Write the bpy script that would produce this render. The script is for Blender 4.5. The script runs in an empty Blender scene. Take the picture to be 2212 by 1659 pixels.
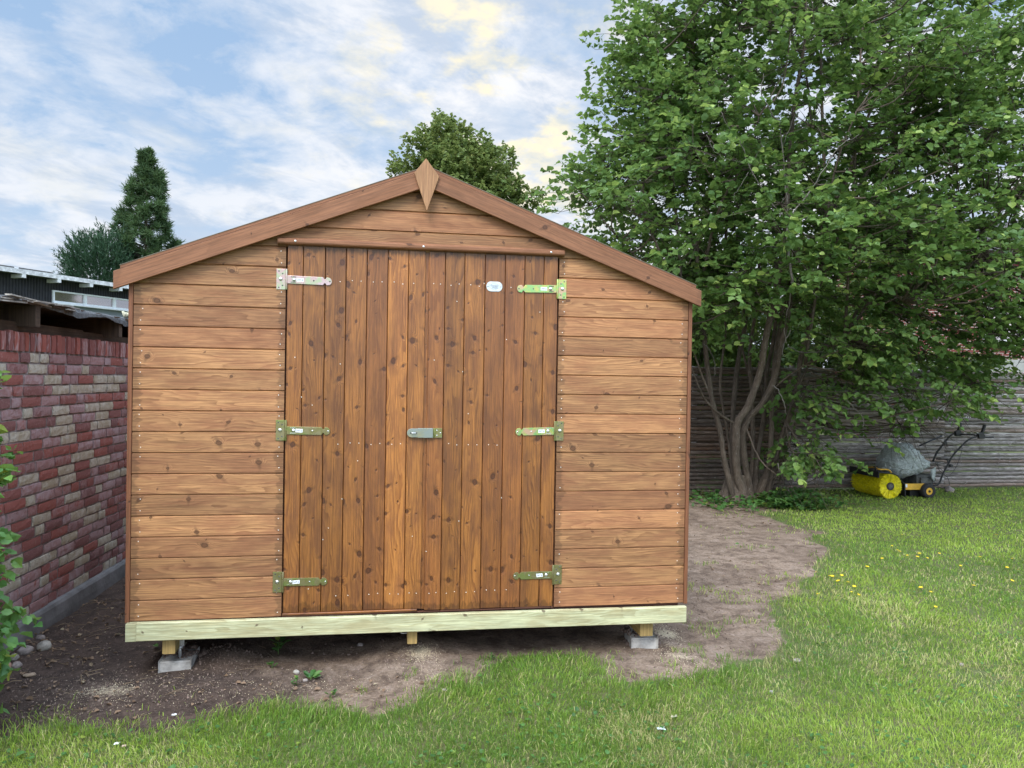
import bpy, math, random
import numpy as np
from mathutils import Vector, Matrix
R = math.radians
random.seed(7); rng = np.random.default_rng(7)
scene = bpy.context.scene
col = scene.collection

# ------------------------------------------------------------------ camera
CAM = np.array([1.289, -4.2608, 1.60]); YAW, PIT, ROL = 0.1665922, 0.0082618, 0.0159683; FPX = 1657.3
_fw = np.array([math.sin(YAW)*math.cos(PIT), math.cos(YAW)*math.cos(PIT), -math.sin(PIT)])
_r = np.array([math.cos(YAW), -math.sin(YAW), 0.0]); _u = np.cross(_r, _fw)
_r2 = _r*math.cos(ROL)+_u*math.sin(ROL); _u2 = -_r*math.sin(ROL)+_u*math.cos(ROL)
cd = bpy.data.cameras.new('camera'); cam = bpy.data.objects.new('camera', cd); col.objects.link(cam)
M = Matrix(((_r2[0], _u2[0], -_fw[0], CAM[0]), (_r2[1], _u2[1], -_fw[1], CAM[1]), (_r2[2], _u2[2], -_fw[2], CAM[2]), (0, 0, 0, 1)))
cam.matrix_world = M
cd.sensor_width = 36.0; cd.lens = 36.0*FPX/2212.0; cd.clip_start = 0.05; cd.clip_end = 2000
scene.camera = cam

# measuring helpers: a point of the photograph (2212 px wide) on a real plane
def ray(px, py): return _fw+(px-1106)/FPX*_r2-(py-829.5)/FPX*_u2
def at(px, py, Y=0.0):
    v = ray(px, py); return CAM+v*((Y-CAM[1])/v[1])
def gnd(px, py, z=0.0):
    v = ray(px, py); return CAM+v*((z-CAM[2])/v[2])
def onplane(px, py, pt, n):
    v = ray(px, py); n = np.array([n[0], n[1], 0.0]); pt = np.array([pt[0], pt[1], 0.0])
    return CAM+v*(((pt-CAM)@n)/(v@n))

# ------------------------------------------------------------------ light
SUN_AZ, SUN_EL = R(205), R(48)
sd = bpy.data.lights.new('sun', 'SUN'); sd.energy = 1.2; sd.angle = R(24); sd.color = (1.0, 0.94, 0.86)
so = bpy.data.objects.new('sun', sd); col.objects.link(so)
sdir = Vector((math.sin(SUN_AZ)*math.cos(SUN_EL), math.cos(SUN_AZ)*math.cos(SUN_EL), math.sin(SUN_EL)))
so.rotation_euler = sdir.to_track_quat('Z', 'Y').to_euler()

# ------------------------------------------------------------------ node helpers
class NT:
    def __init__(s, nt): s.nt = nt
    def n(s, t, **kw):
        nd = s.nt.nodes.new(t)
        for k, v in kw.items(): setattr(nd, k, v)
        return nd
    def put(s, sock, v):
        if isinstance(v, bpy.types.NodeSocket): s.nt.links.new(v, sock)
        elif v is not None:
            try: sock.default_value = v
            except Exception: sock.default_value = tuple(v)+(1.0,)
    def m(s, op, a, b=None, c=None, clamp=False):
        nd = s.n('ShaderNodeMath', operation=op, use_clamp=clamp)
        for i, v in enumerate((a, b, c)):
            if v is not None: s.put(nd.inputs[i], v)
        return nd.outputs[0]
    def v(s, op, a, b=None, sc=None):
        nd = s.n('ShaderNodeVectorMath', operation=op)
        s.put(nd.inputs[0], a)
        if b is not None: s.put(nd.inputs[1], b)
        if sc is not None: s.put(nd.inputs['Scale'], sc)
        return nd.outputs['Value'] if op in ('LENGTH', 'DOT_PRODUCT', 'DISTANCE') else nd.outputs[0]
    def comb(s, x, y, z=0.0):
        nd = s.n('ShaderNodeCombineXYZ')
        for i, v in enumerate((x, y, z)): s.put(nd.inputs[i], v)
        return nd.outputs[0]
    def sep(s, v):
        nd = s.n('ShaderNodeSeparateXYZ'); s.put(nd.inputs[0], v); return nd.outputs
    def noise(s, vec, scale=1.0, detail=3.0, rough=0.5, dist=0.0, out=0):
        nd = s.n('ShaderNodeTexNoise'); s.put(nd.inputs['Vector'], vec)
        nd.inputs['Scale'].default_value = scale; nd.inputs['Detail'].default_value = detail
        nd.inputs['Roughness'].default_value = rough; nd.inputs['Distortion'].default_value = dist
        return nd.outputs[out]
    def mr(s, v, a, b, c=0.0, d=1.0, smooth=True):
        nd = s.n('ShaderNodeMapRange'); nd.interpolation_type = 'SMOOTHSTEP' if smooth else 'LINEAR'
        for i, x in enumerate((v, a, b, c, d)): s.put(nd.inputs[i], x)
        return nd.outputs[0]
    def mix(s, f, a, b, blend='MIX'):
        nd = s.n('ShaderNodeMix', data_type='RGBA', blend_type=blend)
        s.put(nd.inputs[0], f); s.put(nd.inputs[6], a); s.put(nd.inputs[7], b)
        return nd.outputs[2]
    def attr(s, name):
        nd = s.n('ShaderNodeAttribute', attribute_name=name); return nd
    def bump(s, h, strength, dist):
        nd = s.n('ShaderNodeBump'); nd.inputs['Strength'].default_value = strength
        nd.inputs['Distance'].default_value = dist; s.put(nd.inputs['Height'], h); return nd.outputs[0]
def c4(c): return (c[0], c[1], c[2], 1.0)
def material(name):
    m = bpy.data.materials.new(name); m.use_nodes = True; nt = m.node_tree
    for nd in list(nt.nodes): nt.nodes.remove(nd)
    g = NT(nt); out = g.n('ShaderNodeOutputMaterial'); b = g.n('ShaderNodeBsdfPrincipled')
    nt.links.new(b.outputs[0], out.inputs[0]); g.b = b; g.out = out
    return m, g
def plain(name, c, rough=0.6, metal=0.0, noise_amt=0.25, scale=8.0, bump=0.0, bscale=40.0):
    m, g = material(name)
    tc = g.n('ShaderNodeTexCoord').outputs['Object']
    f = g.noise(tc, scale, 5, 0.6)
    k = g.mr(f, 0.3, 0.7, 1.0-noise_amt, 1.0+noise_amt*0.6)
    g.put(g.b.inputs['Base Color'], g.mix(1.0, c4(c), g.comb(k, k, k), 'MULTIPLY'))
    g.put(g.b.inputs['Roughness'], g.mr(f, 0.3, 0.7, rough*0.85, min(1, rough*1.15)))
    g.b.inputs['Metallic'].default_value = metal
    if bump: g.put(g.b.inputs['Normal'], g.bump(g.noise(tc, bscale, 4, 0.6), bump, 0.01))
    return m

# ------------------------------------------------------------------ sky
w = bpy.data.worlds.new('World'); scene.world = w; w.use_nodes = True
nt = w.node_tree
for nd in list(nt.nodes): nt.nodes.remove(nd)
g = NT(nt)
wo = g.n('ShaderNodeOutputWorld'); bg = g.n('ShaderNodeBackground'); nt.links.new(bg.outputs[0], wo.inputs[0])
bg.inputs['Strength'].default_value = 0.101
sky = g.n('ShaderNodeTexSky', sky_type='NISHITA', sun_disc=False, sun_elevation=SUN_EL, sun_rotation=SUN_AZ)
sky.air_density = 1.0; sky.dust_density = 1.2; sky.ozone_density = 1.6
D = g.v('NORMALIZE', g.n('ShaderNodeTexCoord').outputs['Generated'])
dx, dy, dz = g.sep(D)
den = g.m('ADD', g.m('MAXIMUM', dz, 0.0), 0.22)
px_ = g.m('DIVIDE', dx, den); py_ = g.m('DIVIDE', dy, den)
# streaks run from upper left to lower right: rotate and stretch
ca, sa = math.cos(R(38)), math.sin(R(38))
su = g.m('ADD', g.m('MULTIPLY', px_, ca), g.m('MULTIPLY', py_, -sa))
sv = g.m('ADD', g.m('MULTIPLY', px_, sa), g.m('MULTIPLY', py_, ca))
P1 = g.comb(g.m('MULTIPLY', su, 0.9), g.m('MULTIPLY', sv, 0.42), 1.3)
P2 = g.comb(px_, py_, 5.0)
n_big = g.noise(P1, 1.25, 7, 0.52, 0.45)
n_puff = g.noise(P2, 3.4, 9, 0.62, 0.3)
n_low = g.noise(g.comb(px_, py_, 9.0), 0.8, 2, 0.5)
cover = g.m('ADD', g.m('MULTIPLY', n_big, 0.55), g.m('MULTIPLY', n_puff, 0.45))
n_fine = g.noise(g.comb(px_, py_, 13.0), 7.0, 6, 0.6, 0.4)
cover = g.m('ADD', g.m('MULTIPLY', cover, 0.8), g.m('MULTIPLY', n_fine, 0.2))
mask = g.mr(cover, 0.385, 0.555)
def spot(px, py, rad):
    v = ray(px, py); v = v/np.linalg.norm(v)
    return g.mr(g.v('DISTANCE', D, tuple(v)), rad, 0.0)
glow = spot(1050, 170, 0.27); glow2 = spot(1200, 420, 0.22); blue1 = spot(250, 110, 0.36)
mask = g.m('ADD', mask, g.m('MULTIPLY', glow, 0.28), clamp=True)
mask = g.m('SUBTRACT', mask, g.m('MULTIPLY', blue1, 0.45), clamp=True)
skyc = g.v('SCALE', sky.outputs[0], sc=0.45)
skyc = g.mix(0.85, skyc, (1.9, 2.8, 4.1, 1))
haze_ = g.mr(dz, 0.0, 0.42, 0.62, 0.0)
skyc = g.mix(haze_, skyc, (3.1, 3.6, 4.2, 1))
shade = g.mr(g.noise(g.comb(g.m('MULTIPLY', su, 1.3), g.m('MULTIPLY', sv, 0.8), 3.7), 3.4, 8, 0.62, 0.4), 0.42, 0.62)
cl = g.mix(shade, (4.5, 4.55, 4.7, 1), (2.7, 3.15, 3.85, 1))
warm = g.mr(g.noise(g.comb(px_, py_, 27.0), 4.5, 5, 0.6), 0.50, 0.66)
cl = g.mix(g.mr(g.noise(g.comb(px_, py_, 33.0), 4.2, 6, 0.6, 0.5), 0.5, 0.66, 0.0, 0.5), cl, (2.9, 3.4, 4.1, 1))
wf = g.m('MULTIPLY', warm, g.m('ADD', g.m('ADD', g.m('MULTIPLY', glow, 1.0), g.m('MULTIPLY', glow2, 0.8), clamp=True), 0.22), clamp=True)
cl = g.mix(wf, cl, (5.0, 4.6, 3.5, 1))
fin = g.mix(mask, skyc, cl)
# sky gain added overhead and behind the camera to light the foreground
up = g.mr(dz, 0.48, 0.95, 1.0, 4.3)
bk = g.mr(dy, 0.35, -0.7, 0.0, 1.1)
gain = g.m('ADD', up, bk)
fin = g.v('SCALE', fin, sc=gain)
nt.links.new(fin, bg.inputs['Color'])

scene.view_settings.view_transform = 'Standard'; scene.view_settings.look = 'None'
scene.view_settings.exposure = 1.12; scene.view_settings.gamma = 1.0
scene.render.engine = 'CYCLES'
scene.cycles.max_bounces = 6; scene.cycles.diffuse_bounces = 3; scene.cycles.transparent_max_bounces = 6

# ------------------------------------------------------------------ object helpers
def tag(o, label=None, cat=None, group=None, kind=None):
    if label: o['label'] = label
    if cat: o['category'] = cat
    if group: o['group'] = group
    if kind: o['kind'] = kind
    return o
def empty(name, loc=(0, 0, 0), rz=0.0):
    o = bpy.data.objects.new(name, None); col.objects.link(o); o.location = loc; o.rotation_euler = (0, 0, rz)
    o.empty_display_size = 0.2
    return o
def world_of(o):
    m = Matrix.LocRotScale(o.location, o.rotation_euler, o.scale)
    return m if o.parent is None else world_of(o.parent) @ o.matrix_parent_inverse @ m
def adopt(o, parent):
    if parent is not None:
        o.parent = parent; o.matrix_parent_inverse = world_of(parent).inverted()
class MB:
    """collects faces; build() links them as one mesh object. Coordinates are world coordinates."""
    def __init__(s): s.v = []; s.f = []; s.uv = []; s.en = []; s.c = []; s.sm = []
    def face(s, idx, uv=None, en=None, c=(0.5, 0.5, 0.5), sm=False):
        s.f.append(idx); s.c += [c]*len(idx); s.sm.append(sm)
        s.uv += uv if uv else [(0, 0)]*len(idx); s.en += en if en else [(9, 9)]*len(idx)
    def prism(s, prof, g0, g1, to, c=None, smooth=False):
        """prof: list (a,b) round the section; the grain runs from g0(a) to g1(a); to(a,b,g) -> xyz"""
        c = c or (random.random(), random.random(), random.random())
        ou, ov = random.random()*40, random.random()*40
        if not callable(g0): k0 = g0; g0 = lambda a: k0
        if not callable(g1): k1 = g1; g1 = lambda a: k1
        n = len(prof); b0 = len(s.v)
        for a, b in prof: s.v.append(tuple(to(a, b, g0(a))))
        for a, b in prof: s.v.append(tuple(to(a, b, g1(a))))
        for i in range(n):
            j = (i+1) % n; (a0, bb0), (a1, bb1) = prof[i], prof[j]
            u00, u10, u11, u01 = g0(a0), g1(a0), g1(a1), g0(a1)
            va, vb = a0+bb0*0.5+ov, a1+bb1*0.5+ov
            s.face((b0+i, b0+n+i, b0+n+j, b0+j), [(u00+ou, va), (u10+ou, va), (u11+ou, vb), (u01+ou, vb)],
                   [(0, u10-u00), (u10-u00, 0), (u11-u01, 0), (0, u11-u01)], c, smooth)
        s.face(tuple(b0+i for i in range(n))[::-1], [(bb*0.3+ou, a*0.3+ov) for a, bb in prof][::-1], None, c)
        s.face(tuple(b0+n+i for i in range(n)), [(bb*0.3+ou, a*0.3+ov) for a, bb in prof], None, c)
    def box(s, x0, x1, y0, y1, z0, z1, axis='x', c=None, ch=0.0):
        if axis == 'x': to = lambda a, b, g_: (g_, b, a); A, B, G_ = (z0, z1), (y0, y1), (x0, x1)
        elif axis == 'z': to = lambda a, b, g_: (a, b, g_); A, B, G_ = (x0, x1), (y0, y1), (z0, z1)
        else: to = lambda a, b, g_: (a, g_, b); A, B, G_ = (x0, x1), (z0, z1), (y0, y1)
        if ch: pr = [(A[0]+ch, B[0]), (A[1]-ch, B[0]), (A[1], B[0]+ch), (A[1], B[1]), (A[0], B[1]), (A[0], B[0]+ch)]
        else: pr = [(A[0], B[0]), (A[1], B[0]), (A[1], B[1]), (A[0], B[1])]
        s.prism(pr, G_[0], G_[1], to, c)
    def obox(s, p, ux, uy, uz, hx, hy, hz, c=None):
        p, ux, uy, uz = map(np.array, (p, ux, uy, uz))
        s.prism([(-hy, -hz), (hy, -hz), (hy, hz), (-hy, hz)], -hx, hx, lambda a, b, g_: p+ux*g_+uy*a+uz*b, c)
    def tube(s, pts, rad, sides=8, c=None, cap=True, rough=0.0, flat=False):
        pts = [np.array(p, float) for p in pts]; n = len(pts)
        if not hasattr(rad, '__len__'): rad = [rad]*n
        c = c or (random.random(), random.random(), random.random()); b0 = len(s.v)
        t0 = pts[1]-pts[0]; t0 /= np.linalg.norm(t0)+1e-9
        ref = np.array([0, 0, 1.0]) if abs(t0[2]) < 0.9 else np.array([1.0, 0, 0])
        nx = np.cross(t0, ref); nx /= np.linalg.norm(nx); L = 0
        lens = [0]
        for i in range(n):
            t = pts[min(i+1, n-1)]-pts[max(i-1, 0)]; t /= np.linalg.norm(t)+1e-9
            nx = nx-t*(nx@t); nx /= np.linalg.norm(nx)+1e-9; ny = np.cross(t, nx)
            for k in range(sides):
                a = 2*math.pi*k/sides; rr = rad[i]*(1+rough*random.uniform(-1, 1))
                s.v.append(tuple(pts[i]+rr*(nx*math.cos(a)+ny*math.sin(a))))
            if i: lens.append(lens[-1]+float(np.linalg.norm(pts[i]-pts[i-1])))
        ou = random.random()*20
        for i in range(n-1):
            for k in range(sides):
                k2 = (k+1) % sides; v0 = k/sides*6.28*rad[i]+ou; v1 = (k+1)/sides*6.28*rad[i]+ou
                s.face((b0+i*sides+k, b0+i*sides+k2, b0+(i+1)*sides+k2, b0+(i+1)*sides+k),
                       [(lens[i]+ou, v0), (lens[i]+ou, v1), (lens[i+1]+ou, v1), (lens[i+1]+ou, v0)], None, c, not flat)
        if cap:
            s.face(tuple(b0+k for k in range(sides))[::-1], None, None, c); s.face(tuple(b0+(n-1)*sides+k for k in range(sides)), None, None, c)
    def disc_cyl(s, p, axis, r, h, sides=24, c=None, r2=None):
        p = np.array(p, float); ax = np.array(axis, float); ax /= np.linalg.norm(ax)
        s.tube([p, p+ax*h], [r, r if r2 is None else r2], sides, c)
    def dome(s, p, axis, r, h, c=None, sides=14, rings=4):
        p = np.array(p, float); ax = np.array(axis, float)
        s.tube([p+ax*h*math.sin(k/rings*math.pi/2) for k in range(rings+1)], [max(1e-4, r*math.cos(k/rings*math.pi/2)) for k in range(rings+1)], sides, c)
    def build(s, name, mat, parent=None, bevel=0.0, seg=2):
        me = bpy.data.meshes.new(name); me.from_pydata(s.v, [], s.f)
        uvl = me.uv_layers.new(name='UVMap'); uvl.data.foreach_set('uv', np.array(s.uv, dtype=np.float32).ravel())
        ul2 = me.uv_layers.new(name='Ends'); ul2.data.foreach_set('uv', np.array(s.en, dtype=np.float32).ravel())
        ca_ = me.color_attributes.new('tint', 'FLOAT_COLOR', 'CORNER')
        cc = np.ones((len(s.c), 4), dtype=np.float32); cc[:, :3] = np.array(s.c); ca_.data.foreach_set('color', cc.ravel())
        me.polygons.foreach_set('use_smooth', s.sm)
        me.materials.append(mat); me.update()
        o = bpy.data.objects.new(name, me); col.objects.link(o); adopt(o, parent)
        if bevel:
            b = o.modifiers.new('bevel', 'BEVEL'); b.width = bevel; b.segments = seg; b.limit_method = 'ANGLE'; b.angle_limit = R(35)
        return o
def build_np(name, V, F, mat, tint=None, parent=None, smooth=False):
    """V (n,3); F (m,3) triangles; tint (n,3) per vertex"""
    me = bpy.data.meshes.new(name); n, m_ = len(V), len(F)
    me.vertices.add(n); me.vertices.foreach_set('co', np.ascontiguousarray(V, dtype=np.float32).ravel())
    k = F.shape[1]
    me.loops.add(m_*k); me.loops.foreach_set('vertex_index', np.ascontiguousarray(F, dtype=np.int32).ravel())
    me.polygons.add(m_); me.polygons.foreach_set('loop_start', np.arange(0, m_*k, k, dtype=np.int32))
    me.polygons.foreach_set('loop_total', np.full(m_, k, dtype=np.int32))
    me.polygons.foreach_set('use_smooth', np.full(m_, smooth))
    if tint is not None:
        a = me.color_attributes.new('tint', 'FLOAT_COLOR', 'POINT')
        cc = np.ones((n, 4), dtype=np.float32); cc[:, :3] = tint; a.data.foreach_set('color', cc.ravel())
    me.update(calc_edges=True); me.materials.append(mat)
    o = bpy.data.objects.new(name, me); col.objects.link(o); adopt(o, parent)
    return o
def hash2(ix, iy, seed):
    h = (ix.astype(np.int64)*374761393+iy.astype(np.int64)*668265263+seed*974634777) & 0xffffffff
    h = ((h ^ (h >> 13))*1274126177) & 0xffffffff
    return ((h ^ (h >> 16)) & 0xffff)/65535.0
def vn(x, y, seed=0):
    x = np.asarray(x, float); y = np.asarray(y, float)
    ix, iy = np.floor(x), np.floor(y); fx, fy = x-ix, y-iy; fx = fx*fx*(3-2*fx); fy = fy*fy*(3-2*fy)
    a, b, c, d = hash2(ix, iy, seed), hash2(ix+1, iy, seed), hash2(ix, iy+1, seed), hash2(ix+1, iy+1, seed)
    return (a*(1-fx)+b*fx)*(1-fy)+(c*(1-fx)+d*fx)*fy
def fbm(x, y, seed=0, o=4):
    s_ = 0; a = 0.5; t = 0
    for k in range(o): s_ = s_+a*vn(x*2**k, y*2**k, seed+k*17); t += a; a *= 0.5
    return s_/t
def smooth_path(pts, n=6):
    pts = [np.array(p, float) for p in pts]; out = []
    P_ = [2*pts[0]-pts[1]]+pts+[2*pts[-1]-pts[-2]]
    for i in range(1, len(P_)-2):
        for k in range(n):
            t = k/n; p0, p1, p2, p3 = P_[i-1], P_[i], P_[i+1], P_[i+2]
            out.append(0.5*((2*p1)+(-p0+p2)*t+(2*p0-5*p1+4*p2-p3)*t*t+(-p0+3*p1-3*p2+p3)*t**3))
    out.append(pts[-1]); return out

# ------------------------------------------------------------------ materials
def wood(name, light, dark, knotc, rough=0.55, tintamt=0.35, blotch=0.35, ends=0.5, ringf=85.0, knots=0.6, hue2=None, bumps=0.35, coat=0.0, grainc=0.5, ku=3.0, kv=8.5):
    m, g = material(name)
    uv = g.n('ShaderNodeUVMap', uv_map='UVMap').outputs[0]; u, v, _ = g.sep(uv)
    t = g.attr('tint').outputs['Color']; sr = g.n('ShaderNodeSeparateColor'); g.put(sr.inputs[0], t); tr, tg, tb = sr.outputs
    # knots
    kvv = g.comb(g.m('MULTIPLY', u, ku), g.m('MULTIPLY', v, kv))
    vo = g.n('ShaderNodeTexVoronoi', voronoi_dimensions='2D', feature='F1'); g.put(vo.inputs['Vector'], kvv); vo.inputs['Scale'].default_value = 1.0
    vx, vy, _ = g.sep(vo.outputs['Position'])
    du = g.m('SUBTRACT', u, g.m('DIVIDE', vx, ku)); dv = g.m('SUBTRACT', v, g.m('DIVIDE', vy, kv))
    wob = g.noise(uv, 45, 2, 0.5)
    d = g.m('SQRT', g.m('ADD', g.m('POWER', g.m('MULTIPLY', du, 0.72), 2.0), g.m('POWER', dv, 2.0)))
    d = g.m('ADD', d, g.m('MULTIPLY', g.m('SUBTRACT', wob, 0.5), 0.011))
    rc = g.n('ShaderNodeSeparateColor'); g.put(rc.inputs[0], vo.outputs['Color']); k1, k2, k3 = rc.outputs
    exist = g.m('LESS_THAN', k1, knots)
    kr = g.mr(g.m('POWER', k2, 2.2), 0.0, 1.0, 0.0026, 0.0115, False)
    dn = g.m('DIVIDE', d, kr)
    core = g.m('MULTIPLY', g.mr(dn, 1.12, 0.82), exist)
    rim = g.m('MULTIPLY', g.m('MULTIPLY', g.mr(dn, 0.55, 0.95), g.mr(dn, 1.35, 1.0)), exist)
    halo = g.m('MULTIPLY', g.mr(dn, 2.6, 0.8), exist)
    # a slanting smear of darker wood beside each knot
    an = g.m('MULTIPLY', g.m('SUBTRACT', k3, 0.5), 2.6); cs, sn = g.m('COSINE', an), g.m('SINE', an)
    r1_ = g.m('ADD', g.m('MULTIPLY', du, sn), g.m('MULTIPLY', dv, cs)); r2_ = g.m('SUBTRACT', g.m('MULTIPLY', du, cs), g.m('MULTIPLY', dv, sn))
    sm = g.m('SQRT', g.m('ADD', g.m('POWER', g.m('MULTIPLY', r1_, 0.42), 2.0), g.m('POWER', g.m('MULTIPLY', r2_, 1.5), 2.0)))
    sm = g.m('ADD', sm, g.m('MULTIPLY', g.m('SUBTRACT', wob, 0.5), 0.012))
    smear = g.m('MULTIPLY', g.mr(g.m('DIVIDE', sm, kr), 2.3, 0.6), exist)
    pale = g.m('MULTIPLY', g.m('MULTIPLY', g.mr(dn, 1.1, 1.7), g.mr(dn, 2.6, 1.9)), exist)
    # rings
    bmp = g.m('MULTIPLY', g.mr(g.m('DIVIDE', d, g.m('MULTIPLY', kr, 3.4)), 1.0, 0.0), g.m('MULTIPLY', exist, 3.2))
    lo = g.noise(g.comb(g.m('MULTIPLY', u, 1.3), g.m('MULTIPLY', v, 9.0), tr), 1.0, 2, 0.5)
    lo2 = g.noise(g.comb(g.m('MULTIPLY', u, 9.0), g.m('MULTIPLY', v, 60.0), 3.0), 1.0, 2, 0.5)
    ph = g.m('ADD', g.m('ADD', g.m('MULTIPLY', v, ringf), g.m('MULTIPLY', lo, 13.0)), g.m('ADD', bmp, g.m('MULTIPLY', lo2, 0.8)))
    fr = g.m('FRACT', ph)
    late = g.m('MULTIPLY', g.mr(fr, 0.25, 0.92, 0, 1, False), g.mr(fr, 1.0, 0.93))
    late = g.m('MULTIPLY', late, g.mr(g.noise(g.comb(g.m('MULTIPLY', u, 2.0), g.m('MULTIPLY', v, 22.0), 7.0), 1.0, 2, 0.5), 0.34, 0.62, 0.35, 1.0))
    fib = g.noise(g.comb(g.m('MULTIPLY', u, 14.0), g.m('MULTIPLY', v, 520.0)), 1.0, 3, 0.6)
    fib2 = g.noise(g.comb(g.m('MULTIPLY', u, 3.0), g.m('MULTIPLY', v, 130.0), 4.0), 1.0, 3, 0.6)
    bl = g.noise(g.comb(g.m('MULTIPLY', u, 4.0), g.m('MULTIPLY', v, 13.0), 2.0), 1.0, 4, 0.6)
    c = g.mix(g.m('MULTIPLY', late, grainc), c4(light), c4(dark))
    if hue2 is not None:
        c = g.mix(g.m('MULTIPLY', g.mr(bl, 0.42, 0.66), blotch), c, c4(hue2))
        c = g.mix(g.m('MULTIPLY', g.mr(tg, 0.35, 0.95), tintamt), c, c4(hue2))
    kk = g.m('ADD', g.m('MULTIPLY', g.m('SUBTRACT', tr, 0.5), tintamt), 1.0)
    kk = g.m('MULTIPLY', kk, g.mr(bl, 0.3, 0.7, 1.0+blotch*0.22, 1.0-blotch*0.35))
    kk = g.m('MULTIPLY', kk, g.mr(fib, 0.3, 0.7, 0.82, 1.14)); kk = g.m('MULTIPLY', kk, g.mr(fib2, 0.32, 0.68, 0.78, 1.16))
    kk = g.m('MULTIPLY', kk, g.m('SUBTRACT', 1.0, g.m('MULTIPLY', smear, 0.38)))
    kk = g.m('MULTIPLY', kk, g.m('ADD', 1.0, g.m('MULTIPLY', pale, 0.12)))
    if ends:
        en = g.sep(g.n('ShaderNodeUVMap', uv_map='Ends').outputs[0]); ed = g.m('MINIMUM', en[0], en[1])
        wn = g.noise(g.comb(g.m('MULTIPLY', u, 5.0), g.m('MULTIPLY', v, 26.0), 11.0), 1.0, 3, 0.6)
        em = g.mr(g.m('SUBTRACT', ed, g.m('MULTIPLY', g.m('SUBTRACT', wn, 0.30), 0.13)), 0.012, 0.0)
        kk = g.m('MULTIPLY', kk, g.m('SUBTRACT', 1.0, g.m('MULTIPLY', em, ends*0.6)))
    c = g.mix(1.0, c, g.comb(kk, kk, kk), 'MULTIPLY')
    c = g.mix(g.m('MULTIPLY', halo, 0.22), c, c4(knotc))
    c = g.mix(g.m('MULTIPLY', core, 0.62), c, c4(knotc))
    c = g.mix(g.m('MULTIPLY', rim, 0.6), c, c4([x*0.45 for x in knotc]))
    g.put(g.b.inputs['Base Color'], c)
    g.put(g.b.inputs['Roughness'], g.mr(bl, 0.3, 0.7, rough*0.85, rough*1.15))
    g.b.inputs['Coat Weight'].default_value = coat; g.b.inputs['Coat Roughness'].default_value = 0.35
    hgt = g.m('ADD', g.m('MULTIPLY', late, -0.25), g.m('ADD', g.m('MULTIPLY', fib, 0.5), g.m('MULTIPLY', halo, 0.9)))
    g.put(g.b.inputs['Normal'], g.bump(hgt, bumps, 0.0015))
    return m
M_clad = wood('cladding_wood', (0.415, 0.212, 0.092), (0.175, 0.074, 0.029), (0.115, 0.045, 0.018), rough=0.6, tintamt=0.42, blotch=0.5, ends=0.55, hue2=(0.36, 0.145, 0.068), ringf=62, grainc=.8, ku=4.2, kv=9.0)
M_door = wood('stained_door_wood', (0.355, 0.142, 0.034), (0.135, 0.041, 0.010), (0.075, 0.020, 0.007), rough=0.42, tintamt=0.5, blotch=0.55, ends=0.6, hue2=(0.225, 0.078, 0.026), coat=0.25, knots=0.8, bumps=0.6, ringf=60, ku=7.5, kv=12.0, grainc=0.75)
M_barge = wood('barge_wood', (0.26, 0.112, 0.052), (0.165, 0.066, 0.029), (0.09, 0.032, 0.014), rough=0.62, tintamt=0.12, blotch=0.35, ends=0.25, knots=0.35, hue2=(0.25, 0.105, 0.05), ringf=50, grainc=0.45)
M_finial = wood('finial_wood', (0.36, 0.19, 0.09), (0.25, 0.12, 0.055), (0.10, 0.04, 0.018), rough=0.65, tintamt=0.1, blotch=0.3, ends=0.0, knots=0.15, ringf=70, grainc=0.5)
M_trimred = wood('corner_strip_wood', (0.22, 0.085, 0.038), (0.15, 0.055, 0.024), (0.06, 0.02, 0.01), rough=0.6, tintamt=0.1, blotch=0.5, ends=0.0, knots=0.4)
M_dark = wood('dark_red_wood', (0.10, 0.035, 0.02), (0.06, 0.02, 0.012), (0.03, 0.01, 0.006), rough=0.6, tintamt=0.2, blotch=0.5, ends=0.0, knots=0.2)
M_green = wood('pressure_treated_wood', (0.50, 0.52, 0.33), (0.32, 0.30, 0.16), (0.13, 0.08, 0.045), rough=0.65, tintamt=0.1, blotch=0.5, ends=0.2, hue2=(0.50, 0.42, 0.21), knots=0.62, ringf=42, grainc=0.75, ku=3.4, kv=9.0)
M_bearer = wood('bearer_wood', (0.40, 0.27, 0.10), (0.24, 0.15, 0.055), (0.10, 0.05, 0.02), rough=0.7, tintamt=0.2, blotch=0.7, ends=0.0, hue2=(0.26, 0.22, 0.08), knots=0.2, ringf=120)
M_old = wood('weathered_timber', (0.085, 0.055, 0.036), (0.05, 0.03, 0.02), (0.05, 0.03, 0.02), rough=0.85, tintamt=0.3, blotch=0.7, ends=0.0, knots=0.2)

def zinc(name, a, b, c_, rough=0.33):
    m, g = material(name); tc = g.n('ShaderNodeTexCoord').outputs['Object']
    n1 = g.noise(tc, 22, 3, 0.6, 1.2); n2 = g.noise(g.v('ADD', tc, (3, 5, 1)), 14, 3, 0.6, 1.0)
    k = g.mix(g.mr(n1, 0.40, 0.60), c4(a), c4(b)); k = g.mix(g.mr(n2, 0.50, 0.64), k, c4(c_))
    g.put(g.b.inputs['Base Color'], k); g.b.inputs['Metallic'].default_value = 0.75
    g.put(g.b.inputs['Roughness'], g.mr(n2, 0.3, 0.7, rough*0.8, rough*1.3)); return m
M_zinc_pink = zinc('passivated_zinc_pink', (0.58, 0.42, 0.40), (0.45, 0.52, 0.33), (0.62, 0.46, 0.50))
M_zinc_lime = zinc('passivated_zinc_lime', (0.30, 0.56, 0.22), (0.52, 0.58, 0.18), (0.64, 0.44, 0.30))
M_zinc_olive = zinc('passivated_zinc_olive', (0.30, 0.27, 0.12), (0.35, 0.31, 0.18), (0.25, 0.29, 0.10))
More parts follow.
